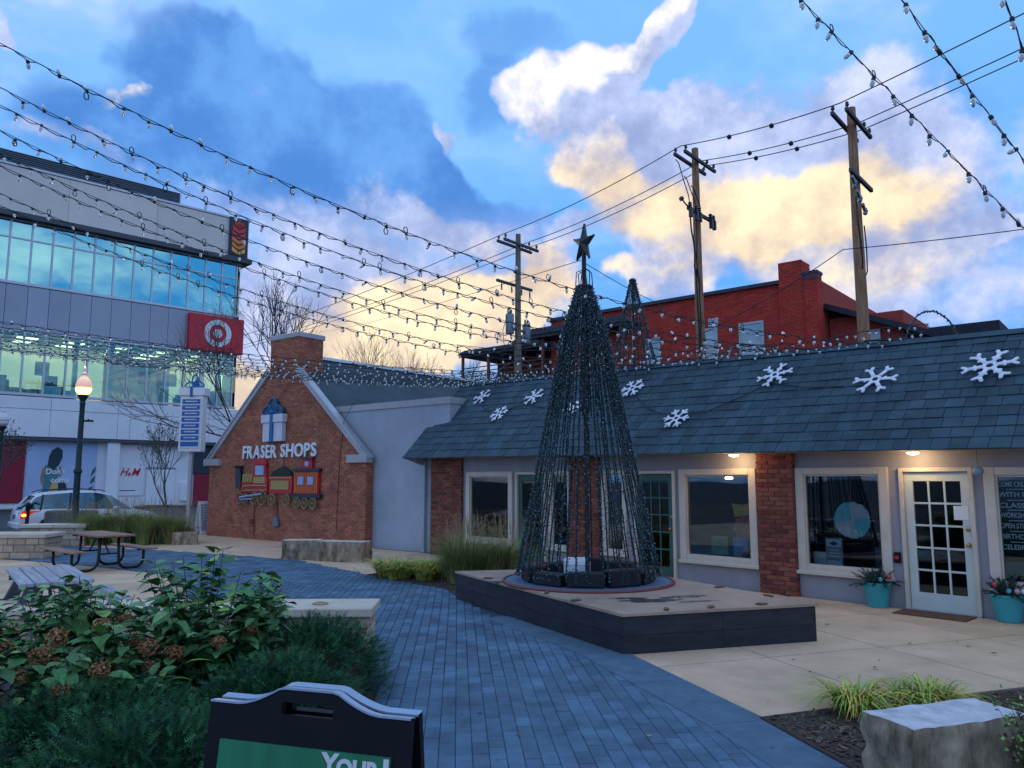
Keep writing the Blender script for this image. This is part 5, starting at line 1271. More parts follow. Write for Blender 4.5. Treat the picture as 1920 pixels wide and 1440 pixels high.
# ------------------------------------------------------------------ masonry seat walls, planters, stones
mat('limestone', (.50,.37,.26), .9, .22, 5, .5, 25, tint=.16)
mat('cap_stone', (.64,.52,.41), .85, .12, 3, .25, 40, tint=.05)
mat('boulder', (.25,.165,.10), .95, .5, 7, 1.0, 22, c2=(.50,.38,.26), stretch=(1,1,.45))
mat('boulder_top', (.52,.51,.53), .85, .28, 5, .5, 25)
mat('planter_grey', (.13,.12,.13), .9, .2, 4, .3, 40)
mat('ash_mortar', (.22,.18,.15), .95, .2, 10)
def stone_wall(loc, rz, L_, D_, H_, label, seed=1, rows=3):
    t = thing('stone_wall', label, 'wall', loc, rz, 'stone seat walls'); rnd = random.Random(seed)
    m = MB(); m.box(-L_/2+.02, L_/2-.02, -D_/2+.02, D_/2-.02, 0, H_-.10); m.build('core', 'ash_mortar', t)
    z = 0.0; hs = [(H_-.10)/rows*rnd.uniform(.85,1.15) for _ in range(rows)]; k = (H_-.10)/sum(hs); hs = [h*k for h in hs]
    for h in hs:
        for (ox, oy, an, wd) in ((-L_/2,-D_/2,0,L_),(L_/2,-D_/2,math.pi/2,D_),(-L_/2,D_/2,-math.pi/2,D_)):
            x = 0
            while x < wd-.02:
                b = min(wd, x+rnd.uniform(.22,.5)); 
                if wd-b < .12: b = wd
                q = MB(); q.X = Matrix.Translation((ox,oy,z)) @ Matrix.Rotation(an, 4, 'Z'); q.cbox(x+.006, b-.006, -.012*rnd.uniform(0,1), .04, .006, h-.006, .012); q.build('stone', 'limestone', t); x = b
        z += h
    n = max(1, round(L_/1.1))
    for i in range(n):
        q = MB(); q.cbox(-L_/2-.05+(L_+.1)*i/n+.003, -L_/2-.05+(L_+.1)*(i+1)/n-.003, -D_/2-.05, D_/2+.05, H_-.10, H_, .012); q.build('cap_stone', 'cap_stone', t)
    return t
stone_wall((-14.0,19.3,0), R(4), 5.2, .9, .60, 'pale limestone seat wall at the left edge in front of the car', 3)
stone_wall((-13.35,23.0,0), R(8), 1.7, .7, .62, 'farther limestone seat wall beside the bushy grass', 4)
sw = stone_wall((-3.9,8.98,0), R(2), 4.6, .62, .50, 'pale capped seat wall behind the hydrangeas beside the path', 5)
for (x, y, r_) in ((1.72,-.05,.09),(.62,.22,.09)):
    m = MB(); m.lathe([(.0,.5),(r_,.5),(r_,.512),(r_*.6,.522),(.01,.524)], 14, (x,y,.0)); m.build('metal_disc', 'brass', sw)
t = thing('planter_box', 'dark grey concrete planter box at the foot of the lit lamp', 'planter', (-14.0,24.9,0), R(8))
m = MB(); m.cbox(-.75,.65,-.3,.3,0,.92,.03); m.build('body', 'planter_grey', t); m = MB(); m.cbox(-.7,.6,-.25,.25,.9,.935,.01); m.build('soil', 'mulch', t)
def rough_block(name, label, loc, rz, L_, D_, H_, seed, topm='boulder_top', group=None):
    bm = bmesh.new(); bmesh.ops.create_cube(bm, size=1.0); bmesh.ops.subdivide_edges(bm, edges=bm.edges, cuts=17, use_grid_fill=True)
    for v in bm.verts:
        x, y, z = v.co.x*L_, v.co.y*D_, (v.co.z+.5)*H_
        n = mnoise.fractal(Vector((x*4+seed, y*4, z*4)), 1.0, 2.0, 5)*.026 + mnoise.noise(Vector((x*16+seed, y*16, z*10)))*.012
        ux, uy = v.co.x*2, v.co.y*2
        if abs(ux) > .98: x += n*math.copysign(1, ux)*1.2
        if abs(uy) > .98: y += n*math.copysign(1, uy)*1.2
        e = max(0, (z/H_-.85)/.15)
        if abs(ux) > .98: x -= math.copysign(.012, ux)*e
        if abs(uy) > .98: y -= math.copysign(.012, uy)*e
        if v.co.z > .49: z = H_ + n*.06
        v.co = (x, y, z)
    me = bpy.data.meshes.new(name); bm.normal_update()
    for f in bm.faces: f.smooth = True; f.material_index = 1 if f.normal.z > .9 and f.calc_center_median().z > H_*.97 else 0
    bm.to_mesh(me); bm.free(); me.materials.append(MATS['boulder']); me.materials.append(MATS[topm]); me.set_sharp_from_angle(angle=R(50))
    o = bpy.data.objects.new(name, me); col.objects.link(o); o.location = loc; o.rotation_euler = (0,0,rz); return tag(o, label, 'stone', group)
rough_block('stone_block', 'pale topped rough stone block in the bottom right corner', (2.76,5.12,0), R(18.6), .95, .42, .43, 3.1)
rough_block('stone_bench', 'left block of the angled stone bench in front of the brick gable', (-5.08,19.05,0), R(2), .90, .52, .46, 5.2, 'cap_stone', 'stone bench blocks')
rough_block('stone_bench', 'right block of the angled stone bench before the stucco wall', (-4.0,18.62,0), R(-16), 1.25, .52, .46, 8.4, 'cap_stone', 'stone bench blocks')
rough_block('stone_block', 'low boulder at the right end of the bushy grass', (-9.75,23.35,0), R(20), .7, .5, .36, 11.0, 'boulder', 'small boulders'); rough_block('stone_block', 'second low boulder behind the bushy grass end', (-10.3,24.2,0), R(-10), .8, .5, .42, 14.0, 'boulder', 'small boulders')
t = thing('bollard', 'black bollard standing in front of the white car', 'bollard', (-16.9,27.2,-.0))
m = MB(); m.lathe([(.10,0),(.10,.05),(.075,.08),(.075,.98),(.09,1.0),(.09,1.06),(.06,1.12),(.01,1.14)], 14); m.build('post', 'black_steel', t, smooth=True, sharp=40); m = MB(); m.cbox(-.3,0,-.04,.04,.7,.78,.01); m.build('bracket', 'black_steel', t)
t = thing('trash_can', 'black litter bin beside the left corner of the brick gable', 'bin', (-13.0,33.2,-.15))
m = MB(); m.lathe([(.24,0),(.27,.05),(.27,.75),(.29,.8),(.22,.95),(.1,1.0)], 16); m.build('body', 'black_steel', t, smooth=True, sharp=40); m = MB(); m.lathe([(.29,.78),(.30,.80),(.29,.82)], 16); m.build('rim', 'black_steel', t)

# ------------------------------------------------------------------ picnic tables
mat('plank_brown', (.30,.165,.12), .7, .2, 4, .2, 40, stretch=(.3,4,1), tint=.12)
mat('plank_grey', (.34,.34,.38), .8, .3, 4, .3, 40, stretch=(.3,4,1), tint=.10)
mat('grey_wood_leg', (.13,.14,.17), .85, .3, 4, .3, 40)
def picnic(loc, rz, label, plank, steel=True, L_=1.85):
    t = thing('picnic_table', label, 'table', loc, rz, 'picnic tables')
    for k in range(5): y = -.37+k*.15; m = MB(); m.cbox(-L_/2, L_/2, y+.004, y+.146-.004, .715, .755, .006); m.build('tabletop_plank', plank, t)
    for sgn in (-1,1):
        for k in range(2): y = sgn*.72-.145+k*.147; m = MB(); m.cbox(-L_/2, L_/2, y+.004, y+.143, .415, .45, .006); m.build('seat_plank', plank, t)
    for x in (-L_/2+.38, L_/2-.38):
        if steel:
            for sgn in (-1,1):
                pts = [(x,sgn*.18,.71)]; 
                pts += [(x,sgn*.20,.30)] + [(x, sgn*(.20+.20-.20*math.cos(a)), .22-.19*math.sin(a)) for a in [k*math.pi/10 for k in range(1,6)]] + [(x,sgn*.52,.03)] + [(x, sgn*(.54+.18*math.sin(a)), .21-.18*math.cos(a)) for a in [k*math.pi/10 for k in range(1,6)]] + [(x,sgn*.72,.41)]
                m = MB(); m.tube(pts, .030, 8); m.build('leg', 'black_steel', t, smooth=True)
            m = MB(); m.box(x-.02,x+.02,-.36,.36,.685,.715); m.box(x-.02,x+.02,-.87,-.58,.385,.415); m.box(x-.02,x+.02,.58,.87,.385,.415); m.tube([(x,-.2,.35),(x,.2,.35)], .02, 6); m.tube([(x,0,.35),(x*.2,0,.70)], .018, 6); m.build('brace', 'black_steel', t)
        else:
            for sgn in (-1,1):
                m = MB(); m.X = Matrix.Translation((x, sgn*.34, .36)) @ Matrix.Rotation(sgn*R(24), 4, 'X'); m.cbox(-.045,.045,-.07,.07,-.40,.40,.008); m.build('leg', 'grey_wood_leg', t)
            m = MB(); m.box(x-.075,x-.04,-.88,.88,.33,.415); m.box(x-.075,x-.04,-.36,.36,.64,.715); m.tube([(x,0,.37),(x*.25,0,.70)], .02, 6); m.build('brace', 'grey_wood_leg', t)
picnic((-8.95,17.0,0), R(-42), 'brown topped picnic table with bent black steel legs', 'plank_brown')
picnic((-5.75,9.75,0), R(127), 'weathered grey picnic table behind the hydrangea leaves', 'plank_grey', False, 2.0)

# ------------------------------------------------------------------ parked car
mat('car_white', (.66,.66,.70), .25, .03, 3, spec=.6); mat('car_trim', (.02,.02,.025), .5, .1, 4); mat('tyre', (.015,.015,.017), .9, .2, 20); mat('rim', (.35,.36,.38), .35, .1, 4, metal=.8)
mat('tail_red', (.45,.02,.015), .25, .1, 4, emit=(1,.05,.02), es=.25); mat('tail_amber', (.9,.35,.05), .25, .1, 4, emit=(1,.35,.05), es=2.5); mat('plate', (.1,.12,.2), .5, .2, 10)
glass('car_glass', (.30,.55,.62), .16, .02, .7); mat('car_seat', (.03,.035,.045), .8, .2, 5)
def car(loc, rz):
    t = thing('parked_car', 'white estate car with dark roof rails, tail light glowing, behind the seat walls', 'car', loc, rz)
    def ring(x, hw, z0, z1): return [(x,-hw*.86,z0),(x,-hw*.98,z0+.1),(x,-hw,(z0+z1)/2),(x,-hw*.985,z1-.10),(x,-hw*.93,z1),(x,hw*.93,z1),(x,hw*.985,z1-.10),(x,hw,(z0+z1)/2),(x,hw*.98,z0+.1),(x,hw*.86,z0)]
    def loft(m, rings):
        n = len(rings[0]); vs = [p for r in rings for p in r]; fs = []
        for i in range(len(rings)-1):
            for j in range(n): fs.append((i*n+j, i*n+(j+1) % n, (i+1)*n+(j+1) % n, (i+1)*n+j))
        fs += [tuple(range(n)), tuple(range((len(rings)-1)*n, len(rings)*n))]; m.add(vs, fs)
    m = MB(); loft(m, [ring(*q) for q in ((-2.34,.74,.42,.80),(-2.28,.83,.32,.96),(-2.0,.88,.25,1.03),(-1.2,.905,.22,1.04),(0,.91,.21,1.01),(1.0,.905,.21,.99),(1.6,.88,.22,.94),(2.05,.83,.26,.86),(2.33,.70,.34,.70))]); m.build('body', 'car_white', t, smooth=True, sharp=35)
    # greenhouse pillars and roof
    def gr(x, hb, zb, ht, zt): return [(x[0],-hb,zb),(x[1],-ht,zt-.06),(x[1],-ht*.82,zt),(x[1],ht*.82,zt),(x[1],ht,zt-.06),(x[0],hb,zb)]
    secs = [((-2.22,-1.86),.80,.98,.66,1.50),((-1.7,-1.62),.83,1.0,.69,1.60),((-.8,-.75),.84,1.0,.71,1.665),((.1,.05),.83,.99,.70,1.66),((.75,.38),.82,.98,.68,1.60),((1.42,.62),.80,.95,.655,1.535)]
    rings = [gr(*s) for s in secs]
    top = MB(); vs = []; fs = []
    for s in secs:
        x, hb, zb, ht, zt = s; vs += [(x[1],-ht,zt-.06),(x[1],-ht*.82,zt),(x[1],0,zt+.015),(x[1],ht*.82,zt),(x[1],ht,zt-.06)]
    for i in range(len(secs)-1):
        for j in range(4): fs.append((i*5+j,i*5+j+1,(i+1)*5+j+1,(i+1)*5+j))
    top.add(vs, fs); top.build('roof', 'car_white', t, smooth=True)
    def sidept(s, f, y): x, hb, zb, ht, zt = s; return (x[0]+(x[1]-x[0])*f, y*(hb+(ht-hb)*f), zb+(zt-.06-zb)*f)
    for y in (-1,1):
        for i in range(len(secs)-1):
            g = MB(); g.add([sidept(secs[i],.0,y), sidept(secs[i+1],.0,y), sidept(secs[i+1],1,y), sidept(secs[i],1,y)], [(0,1,2,3)]); g.build('side_window', 'car_glass', t)
        for i, r_ in ((0,.05),(1,.035),(2,.035),(3,.035),(5,.045)):
            m = MB(); m.tube([Vector(sidept(secs[i],0,y)), Vector(sidept(secs[i],1,y))], r_, 6); m.build('pillar', 'car_white' if i in (0,5) else 'car_trim', t)
        m = MB(); m.tube([(-1.75,y*.60,1.62),(-1.5,y*.60,1.70),(-.4,y*.62,1.74),(.25,y*.60,1.70),(.4,y*.60,1.64)], .018, 6); m.build('roof_rail', 'car_trim', t)
        for x in (-.62,.45): m = MB(); m.cbox(x-.11,x+.11,y*.915-.015,y*.915+.015,.80,.835,.008); m.build('door_handle', 'car_trim', t)
        m = MB(); m.prism([(-2.30,.72),(-2.05,.78),(-1.72,.98),(-2.14,.99),(-2.27,.95)], .05, 'y', y*.86-.01); tl = m.build('tail_light', 'tail_red', t); m = MB(); m.ico((-2.2,y*.89,.84), .07, (1.2,.5,.9)); m.build('bulb', 'tail_amber', tl)
        m = MB(); m.cbox(.62,.85,y*.98-.08,y*.98+.08,.96,1.1,.03); m.build('mirror', 'car_white', t)
    g = MB(); q = secs[0]; g.add([(q[0][0],-q[1]*.9,q[2]),(q[0][0],q[1]*.9,q[2]),(q[0][1],q[3]*.9,q[4]-.03),(q[0][1],-q[3]*.9,q[4]-.03)], [(0,1,2,3)]); g.build('rear_window', 'car_glass', t)
    g = MB(); q = secs[-1]; g.add([(q[0][0],-q[1],q[2]),(q[0][0],q[1],q[2]),(q[0][1],q[3],q[4]-.03),(q[0][1],-q[3],q[4]-.03)], [(0,1,2,3)]); g.build('windscreen', 'car_glass', t)
    m = MB(); m.box(-2.35,-2.3,-.26,.26,.70,.84); m.build('number_plate', 'plate', t); m = MB(); m.cbox(-2.40,-2.2,-.8,.8,.36,.58,.04); m.build('bumper', 'car_white', t)
    for x in (-1.38,1.42):
        for y in (-1,1):
            m = MB(); m.X = Matrix.Translation((x,y*.80,.33)) @ Matrix.Rotation(R(90), 4, 'X'); m.lathe([(.20,-.10),(.30,-.11),(.335,-.07),(.335,.07),(.30,.11),(.20,.10)], 24); w_ = m.build('wheel', 'tyre', t, smooth=True, sharp=40)
            m = MB(); m.X = Matrix.Translation((x,y*.80,.33)) @ Matrix.Rotation(R(90), 4, 'X'); m.lathe([(.02,-.115),(.21,-.105),(.21,.105),(.02,.115)], 16); m.build('rim', 'rim', w_)
            m = MB(); m.X = Matrix.Translation((x,y*.87,.36)); m.prism([(.40*math.cos(math.pi*k/12), .40*math.sin(math.pi*k/12)) for k in range(13)], .06, 'y', -.03); m.build('wheel_arch', 'car_trim', t)
    m = MB()
    for x in (-.95,.15):
        for y in (-.38,.38): m.cbox(x-.08,x+.08,y-.22,y+.22,.6,1.2,.05); m.cbox(x-.05,x+.05,y-.12,y+.12,1.22,1.42,.04)
    m.build('seats', 'car_seat', t)
car((-15.9,29.2,-.16), R(42))

# ------------------------------------------------------------------ shop front things
def at_store(x, y, z): return tuple(SW @ Vector((x, y, z)))
mat('ornament_grey', (.22,.30,.34), .5, .1, 5); mat('pine', (.018,.055,.045), .8, .4, 20); mat('bauble_pink', (.62,.30,.38), .2, .05, 4); mat('bauble_red', (.55,.05,.09), .2, .05, 4); mat('bauble_blue', (.10,.36,.45), .2, .05, 4); mat('bauble_white', (.7,.72,.78), .2, .05, 4)
def pot(loc, label, seed, balls):
    t = thing('potted_evergreen', label, 'potted plant', loc, 0, 'teal pots beside the mint door'); rnd = random.Random(seed)
    m = MB(); m.lathe([(.135,0),(.145,.01),(.195,.33),(.205,.335),(.205,.365),(.185,.365),(.175,.32)], 24); m.build('pot', 'teal_pot', t, smooth=True, sharp=35)
    m = MB(); m.lathe([(.01,.32),(.178,.318)], 16); m.build('soil', 'mulch', t)
    m = MB()
    for k in range(52):
        a = rnd.uniform(0,6.28); e = rnd.uniform(.15,1.35); L_ = rnd.uniform(.18,.36); d = Vector((math.cos(a)*math.cos(e), math.sin(a)*math.cos(e), math.sin(e))); p0 = Vector((d.x*.1,d.y*.1,.34))
        q = [p0+d*L_*f-Vector((0,0,.10*f*f*(1.2-e*.6))) for f in (0,.35,.7,1)]; m.tube(q, .004, 3)
        for j in range(60):
            f = rnd.uniform(.1,1); c = p0+d*L_*f-Vector((0,0,.10*f*f*(1.2-e*.6))); o = Vector((rnd.uniform(-1,1),rnd.uniform(-1,1),rnd.uniform(-.6,1))).normalized(); n2 = (d*.6+o).normalized()*rnd.uniform(.035,.06); s_ = n2.orthogonal().normalized()*.005
            m.add([c-s_, c+s_, c+n2], [(0,1,2)])
    tag(m.build('foliage', 'pine', t, fix=False), kind='stuff')
    for (x, y, z, mt) in balls: b = MB(); b.lathe([(.001,-.035),(.018,-.03),(.032,-.014),(.036,0),(.032,.014),(.018,.03),(.001,.035)], 14, (x,y,z)); b.build('bauble', mt, t, smooth=True)
pot((5.53,11.95,0), 'teal pot of clipped evergreen left of the mint glazed door', 1, [(-.02,-.16,.42,'bauble_blue'),(.12,-.15,.46,'bauble_red')])
pot((6.72,10.72,0), 'teal pot with coloured baubles right of the mint glazed door', 2, [(-.20,-.08,.50,'bauble_red'),(-.10,-.2,.43,'bauble_blue'),(.0,-.22,.43,'bauble_pink'),(.10,-.2,.42,'bauble_white')])
t = thing('doormat', 'brown coir doormat before the mint glazed door', 'doormat', at_store(12.27,-.38,.0), R(-47)); m = MB(); m.cbox(-.48,.48,-.24,.24,.001,.018,.006); m.build('mat', 'doormat', t)
t = thing('wall_box', 'small dark key box with red face left of the mint door', 'box', at_store(11.69,-.001,.66), R(-47)); m = MB(); m.cbox(-.045,.045,-.05,0,0,.16,.008); m.build('case', 'board_black', t); m = MB(); m.box(-.025,.025,-.056,-.05,.06,.11); m.build('keypad', 'sign_red', t)
t = thing('pendant_ornament', 'pale blue round ornament hanging right of the eave lamp', 'ornament', at_store(12.93,-.28,2.02), R(-47)); m = MB(); m.lathe([(.001,-.07),(.04,-.06),(.07,-.02),(.072,.015),(.05,.055),(.02,.072)], 14); m.build('ball', 'ornament_grey', t, smooth=True); m = MB(); m.tube([(0,0,.1),(0,0,.34)], .004, 4); m.build('cord', 'dark_wire', t)
# window displays
mat('disc_teal', (.20,.72,.72), .7, .15, 6); mat('disc_pink', (.88,.70,.72), .7, .12, 6); mat('wing_orange', (.80,.42,.06), .7, .3, 8); mat('wing_red', (.62,.15,.10), .7, .35, 12); mat('canvas_blue', (.20,.30,.55), .7, .4, 6); mat('canvas_green', (.22,.34,.15), .7, .5, 8); mat('canvas_sand', (.40,.30,.18), .7, .4, 6); mat('chalk_black', (.012,.014,.022), .8, .2, 8); mat('chalk_white', (.85,.85,.86), .9, .15, 40); mat('chalk_gold', (.45,.33,.15), .9, .15, 40)
t = thing('paper_disc', 'round teal and pink paper disc hanging in the shop window', 'decoration', at_store(10.93,.22,1.26), R(-47))
rnd = random.Random(2)
for k in range(4):
    m = MB(); q = [(0,0)]+[((.29+rnd.uniform(-.012,.012))*math.cos(R(k*90+10+a)), (.29+rnd.uniform(-.012,.012))*math.sin(R(k*90+10+a))) for a in range(0,91,6)]; m.prism(q, .02, 'y', .0); m.build('quarter', 'disc_teal' if k % 2 == 1 else 'disc_pink', t)
m = MB(); m.tube([(0,.0,.29),(0,.0,.9)], .003, 4); m.tube([(-.36,0,.01),(.36,0,.0)], .006, 4); m.build('hanger', 'paper', t)
def flat(name, label, cat, x, y, z, poly, mt, th=.015, tilt=0.0, group=None):
    t = thing(name, label, cat, at_store(x, y, z), R(-47), group); m = MB(); m.X = Matrix.Rotation(tilt, 4, 'X'); m.prism(poly, th, 'y', 0); m.build('sheet', mt, t); return t
rect = lambda w_, h_: [(0,0),(w_,0),(w_,h_),(0,h_)]
p_ = flat('window_poster', 'white and grey notice leaning in the window under the paper disc', 'poster', 10.48, .2, .5, rect(.28,.46), 'paper_print'); m = MB(); m.box(.02,.26,-.006,-.001,.32,.44); m.build('heading', 'paper', p_)
m = MB(); m.prism([(.06,.37),(.14,.34),(.22,.37),(.14,.41)], .004, 'y', -.011); m.build('emblem', 'poster_dark', p_)
m = MB(); m.box(.02,.26,-.006,-.001,.02,.10)
for z in (.16,.21,.26): m.box(.05,.23,-.006,-.001,z,z+.018)
m.build('print', 'paper', p_)
flat('window_poster', 'blank pale card in the lower left of the disc window', 'poster', 10.24, .26, .5, rect(.22,.22), 'paper')
flat('shop_painting', 'dim grey canvas in the lower right of the disc window', 'painting', 11.15, .5, .5, rect(.36,.28), 'room_dark', .03)
flat('butterfly_cutout', 'orange butterfly cutout hanging in the shop window left of the pier', 'decoration', 8.68, .35, 1.05, [(.05,.18),(.0,.42),(.2,.40),(.38,.44),(.55,.34),(.62,.15),(.52,.04),(.44,.16),(.36,.22),(.2,.20)], 'wing_orange')
flat('flower_cutout', 'reddish flower cutout below the orange butterfly', 'decoration', 8.85, .5, 1.02, [(.22*(1+.2*(k % 2))*math.cos(R(k*20)), .22*(1+.2*(k % 2))*math.sin(R(k*20))) for k in range(18)], 'wing_red')
flat('shop_painting', 'green painted canvas at the left of the butterfly window', 'painting', 8.12, .5, .52, rect(.36,.34), 'canvas_green', .03); flat('shop_painting', 'blue and sand canvas at the foot of the butterfly window', 'painting', 8.62, .45, .52, rect(.30,.34), 'canvas_blue', .03); flat('shop_painting', 'wide blue canvas at the right of the butterfly window', 'painting', 9.0, .6, .55, rect(.34,.32), 'canvas_blue', .03)
t = thing('small_stool', 'small pale stool on the butterfly window ledge', 'stool', at_store(8.98,.3,.5), R(-47)); m = MB(); m.cbox(-.11,.11,-.06,.06,.09,.115,.005); m.build('seat', 'chalk_gold', t)
for x in (-.09,.09): m = MB(); m.box(x-.012,x+.012,-.05,.05,0,.09); m.build('leg', 'chalk_gold', t)
flat('window_poster', 'small white notice taped in the leftmost shop window', 'poster', 2.72, .06, 1.17, rect(.20,.30), 'paper', .004)
t = thing('paper_wreath', 'pale frosted wreath in the leftmost shop window', 'decoration', at_store(2.2,.4,1.33), R(-47)); m = MB()
for k in range(60): a = rnd.uniform(0,6.28); r_ = rnd.uniform(.08,.27); m.ico((r_*math.cos(a), rnd.uniform(-.03,.03), r_*math.sin(a)), rnd.uniform(.02,.05), jit=.5)
m.build('petals', 'disc_pink', t)
t = thing('chalk_sign', 'black chalk lettered board in the window at the right frame edge', 'sign', at_store(12.99,.06,.55), R(-47)); m = MB(); m.box(.03,.56,0,.02,.02,1.42); m.build('board', 'chalk_black', t)
for k, (tx, z) in enumerate((('COME CREATE',1.26),('WITH US!',1.12),('CLASSES',.97),('WORKSHOPS',.835),('OPEN STUDIO',.69),('BIRTHDAYS',.545),('CELEBRATE',.40))):
    me = text_mesh(tx, .1, .003, bold=.002, align='CENTER'); xs = [v.co.x for v in me.vertices]; wv = max(xs)-min(xs); k_ = .42/wv
    for v in me.vertices: v.co = (v.co.x*k_, v.co.y*.95, v.co.z)
    me.materials.clear(); me.materials.append(MATS['chalk_white' if k % 2 == 0 else 'chalk_white']); o = bpy.data.objects.new('lettering', me); col.objects.link(o); o.parent = t; o.location = (.29,-.003,z); o.rotation_euler = (R(90),0,0)
    if k: m = MB(); m.prism([(.18,z+.095),(.40,z+.10),(.40,z+.11),(.18,z+.106)], .003, 'y', -.0035); m.build('underline', 'chalk_white', t)
m = MB(); m.box(.06,.52,-.004,-.001,.05,.30); m.build('sketch', 'chalk_gold', t)
flat('door_notice', 'cream paper notice on the right panes of the mint door', 'poster', 12.50, -.004, 1.33, rect(.19,.20), 'paper', .003); flat('door_notice', 'red open card behind the middle pane of the mint door', 'poster', 12.22, .06, 1.36, rect(.17,.09), 'sign_red', .003)
t = thing('pendant_lamp', 'small warm lamp glowing inside the butterfly window', 'lamp', at_store(8.55,.5,1.93), R(-47)); m = MB(); m.lathe([(.03,-.02),(.07,-.01),(.075,.015),(.02,.05)], 14); m.build('bulb', 'warm_lamp', t, smooth=True); m = MB(); m.tube([(0,0,.05),(0,0,.5)], .004, 4); m.build('cord', 'dark_wire', t)
# fallen leaves
mat('leaf_yellow', (.50,.42,.10), .7, .2, 20)
def leaf_poly(L_, W_): return [(0,0),(L_*.25,W_*.5),(L_*.6,W_*.42),(L_,0),(L_*.6,-W_*.42),(L_*.25,-W_*.5)]
for k, (x, y) in enumerate(((.62,9.85),(4.6,9.2),(5.3,8.7),(3.7,8.1),(-1.4,14.2),(4.1,10.4))):
    m = MB(); p = leaf_poly(.13 if k == 0 else .08, .09 if k == 0 else .04); m.add([(a,b,.012+.02*abs(b)/.05) for a, b in p], [(0,1,2,3),(0,3,4,5)]); o = m.build('fallen_leaf', 'leaf_yellow' if k == 0 else 'leaf_dry'); o.location = (x,y,.008); o.rotation_euler = (0,0,k*1.3)
    tag(o, ['yellow fallen leaf on the blue pavers beside the platform','brown leaf on the concrete right of the platform','brown leaf on the concrete far right','brown leaf on the concrete above the daylilies','brown leaf at the edge of the grass bed','brown leaf on the concrete near the brick pier'][k], 'leaf', 'fallen leaves')

# ------------------------------------------------------------------ plants
mat('leaf_green', (.06,.19,.06), .5, .35, 6, spec=.4, tint=.45, c2=(.11,.28,.08))
mat('leaf_light', (.20,.36,.07), .5, .3, 6, spec=.4, tint=.30)
mat('stem', (.045,.06,.03), .8, .3, 10)
mat('bloom_brown', (.26,.10,.045), .9, .35, 12, tint=.35, c2=(.42,.19,.08))
mat('bloom_gold', (.45,.27,.09), .9, .3, 12, tint=.25)
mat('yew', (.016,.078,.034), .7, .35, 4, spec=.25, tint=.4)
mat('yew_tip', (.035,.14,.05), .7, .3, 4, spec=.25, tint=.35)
mat('grass_green', (.17,.30,.06), .8, .3, 3, tint=.3); mat('grass_tan', (.32,.25,.12), .85, .3, 3, tint=.3)
mat('lily_green', (.24,.36,.05), .6, .3, 3, tint=.3, spec=.4); mat('lily_yellow', (.55,.42,.08), .7, .3, 3, tint=.3)
mat('bark', (.10,.08,.085), .9, .4, 6, .4, 30, stretch=(1,1,.3)); mat('bark_far', (.20,.14,.085), .9, .3, 3)
mat('leaf_autumn', (.055,.075,.04), .8, .4, 4, tint=.3)
mat('shrub_red', (.10,.035,.03), .7, .3, 6, tint=.3)
def leaf_mesh(name, L_, W_, matn, fold=.25, curl=.25):
    m = MB(); rows = [(0,.0),(.12,.30),(.35,.50),(.6,.44),(.82,.22),(1,0)]; vs = []
    for t, w_ in rows:
        z = -curl*L_*t*t; vs += [(-w_*W_, t*L_, z+fold*w_*W_), (0, t*L_, z), (w_*W_, t*L_, z+fold*w_*W_)]
    fs = []
    for i in range(len(rows)-1):
        a, b = i*3, (i+1)*3; fs += [(a,a+1,b+1,b),(a+1,a+2,b+2,b+1)]
    m.add(vs, fs); return m
LEAFV = leaf_mesh('leaf', 1, .62, 'leaf_green')
LEAF_MESH = [leaf_mesh('leaf', 1, .62, 'leaf_green', f, c).mesh('leaf', mt, True) for f, c, mt in ((.25,.25,'leaf_green'),(.4,.45,'leaf_green'),(.15,.1,'leaf_light'),(.3,.6,'leaf_green'))]
def orient(p, d, up):
    """matrix with local y along d, z near up"""
    y = d.normalized(); x = y.cross(up); x = x.normalized() if x.length > 1e-4 else y.orthogonal().normalized(); z = x.cross(y)
    return Matrix(((x.x,y.x,z.x,p.x),(x.y,y.y,z.y,p.y),(x.z,y.z,z.z,p.z),(0,0,0,1)))
def bloom_mesh(seed, mts):
    m = MB(); rnd = random.Random(seed)
    for k in range(150):
        d = Vector((rnd.gauss(0,1), rnd.gauss(0,1), rnd.gauss(0,1)+.2)).normalized(); c = d*rnd.uniform(.75,1.05); c.z *= .8; s = .16*rnd.uniform(.7,1.3)
        u = d.orthogonal().normalized(); v = d.cross(u); an = rnd.uniform(0,6.28); u, v = u*math.cos(an)+v*math.sin(an), v*math.cos(an)-u*math.sin(an); dd = d*.06
        m.m = 0 if rnd.random() < .7 else 1; m.tint = rnd.random()
        m.add([c-u*s-dd, c-v*s*.8+dd, c+u*s-dd, c+v*s*.8+dd], [(0,1,2,3)])
    m.tint = 0; m.m = 2
    m.ico((0,0,0), .62, (1,1,.8))
    return m.mesh('flower_head', mts)
BLOOM = [bloom_mesh(1, ['bloom_brown','bloom_gold','stem']), bloom_mesh(2, ['bloom_brown','bloom_brown','stem']), bloom_mesh(3, ['bloom_gold','bloom_gold','stem'])]
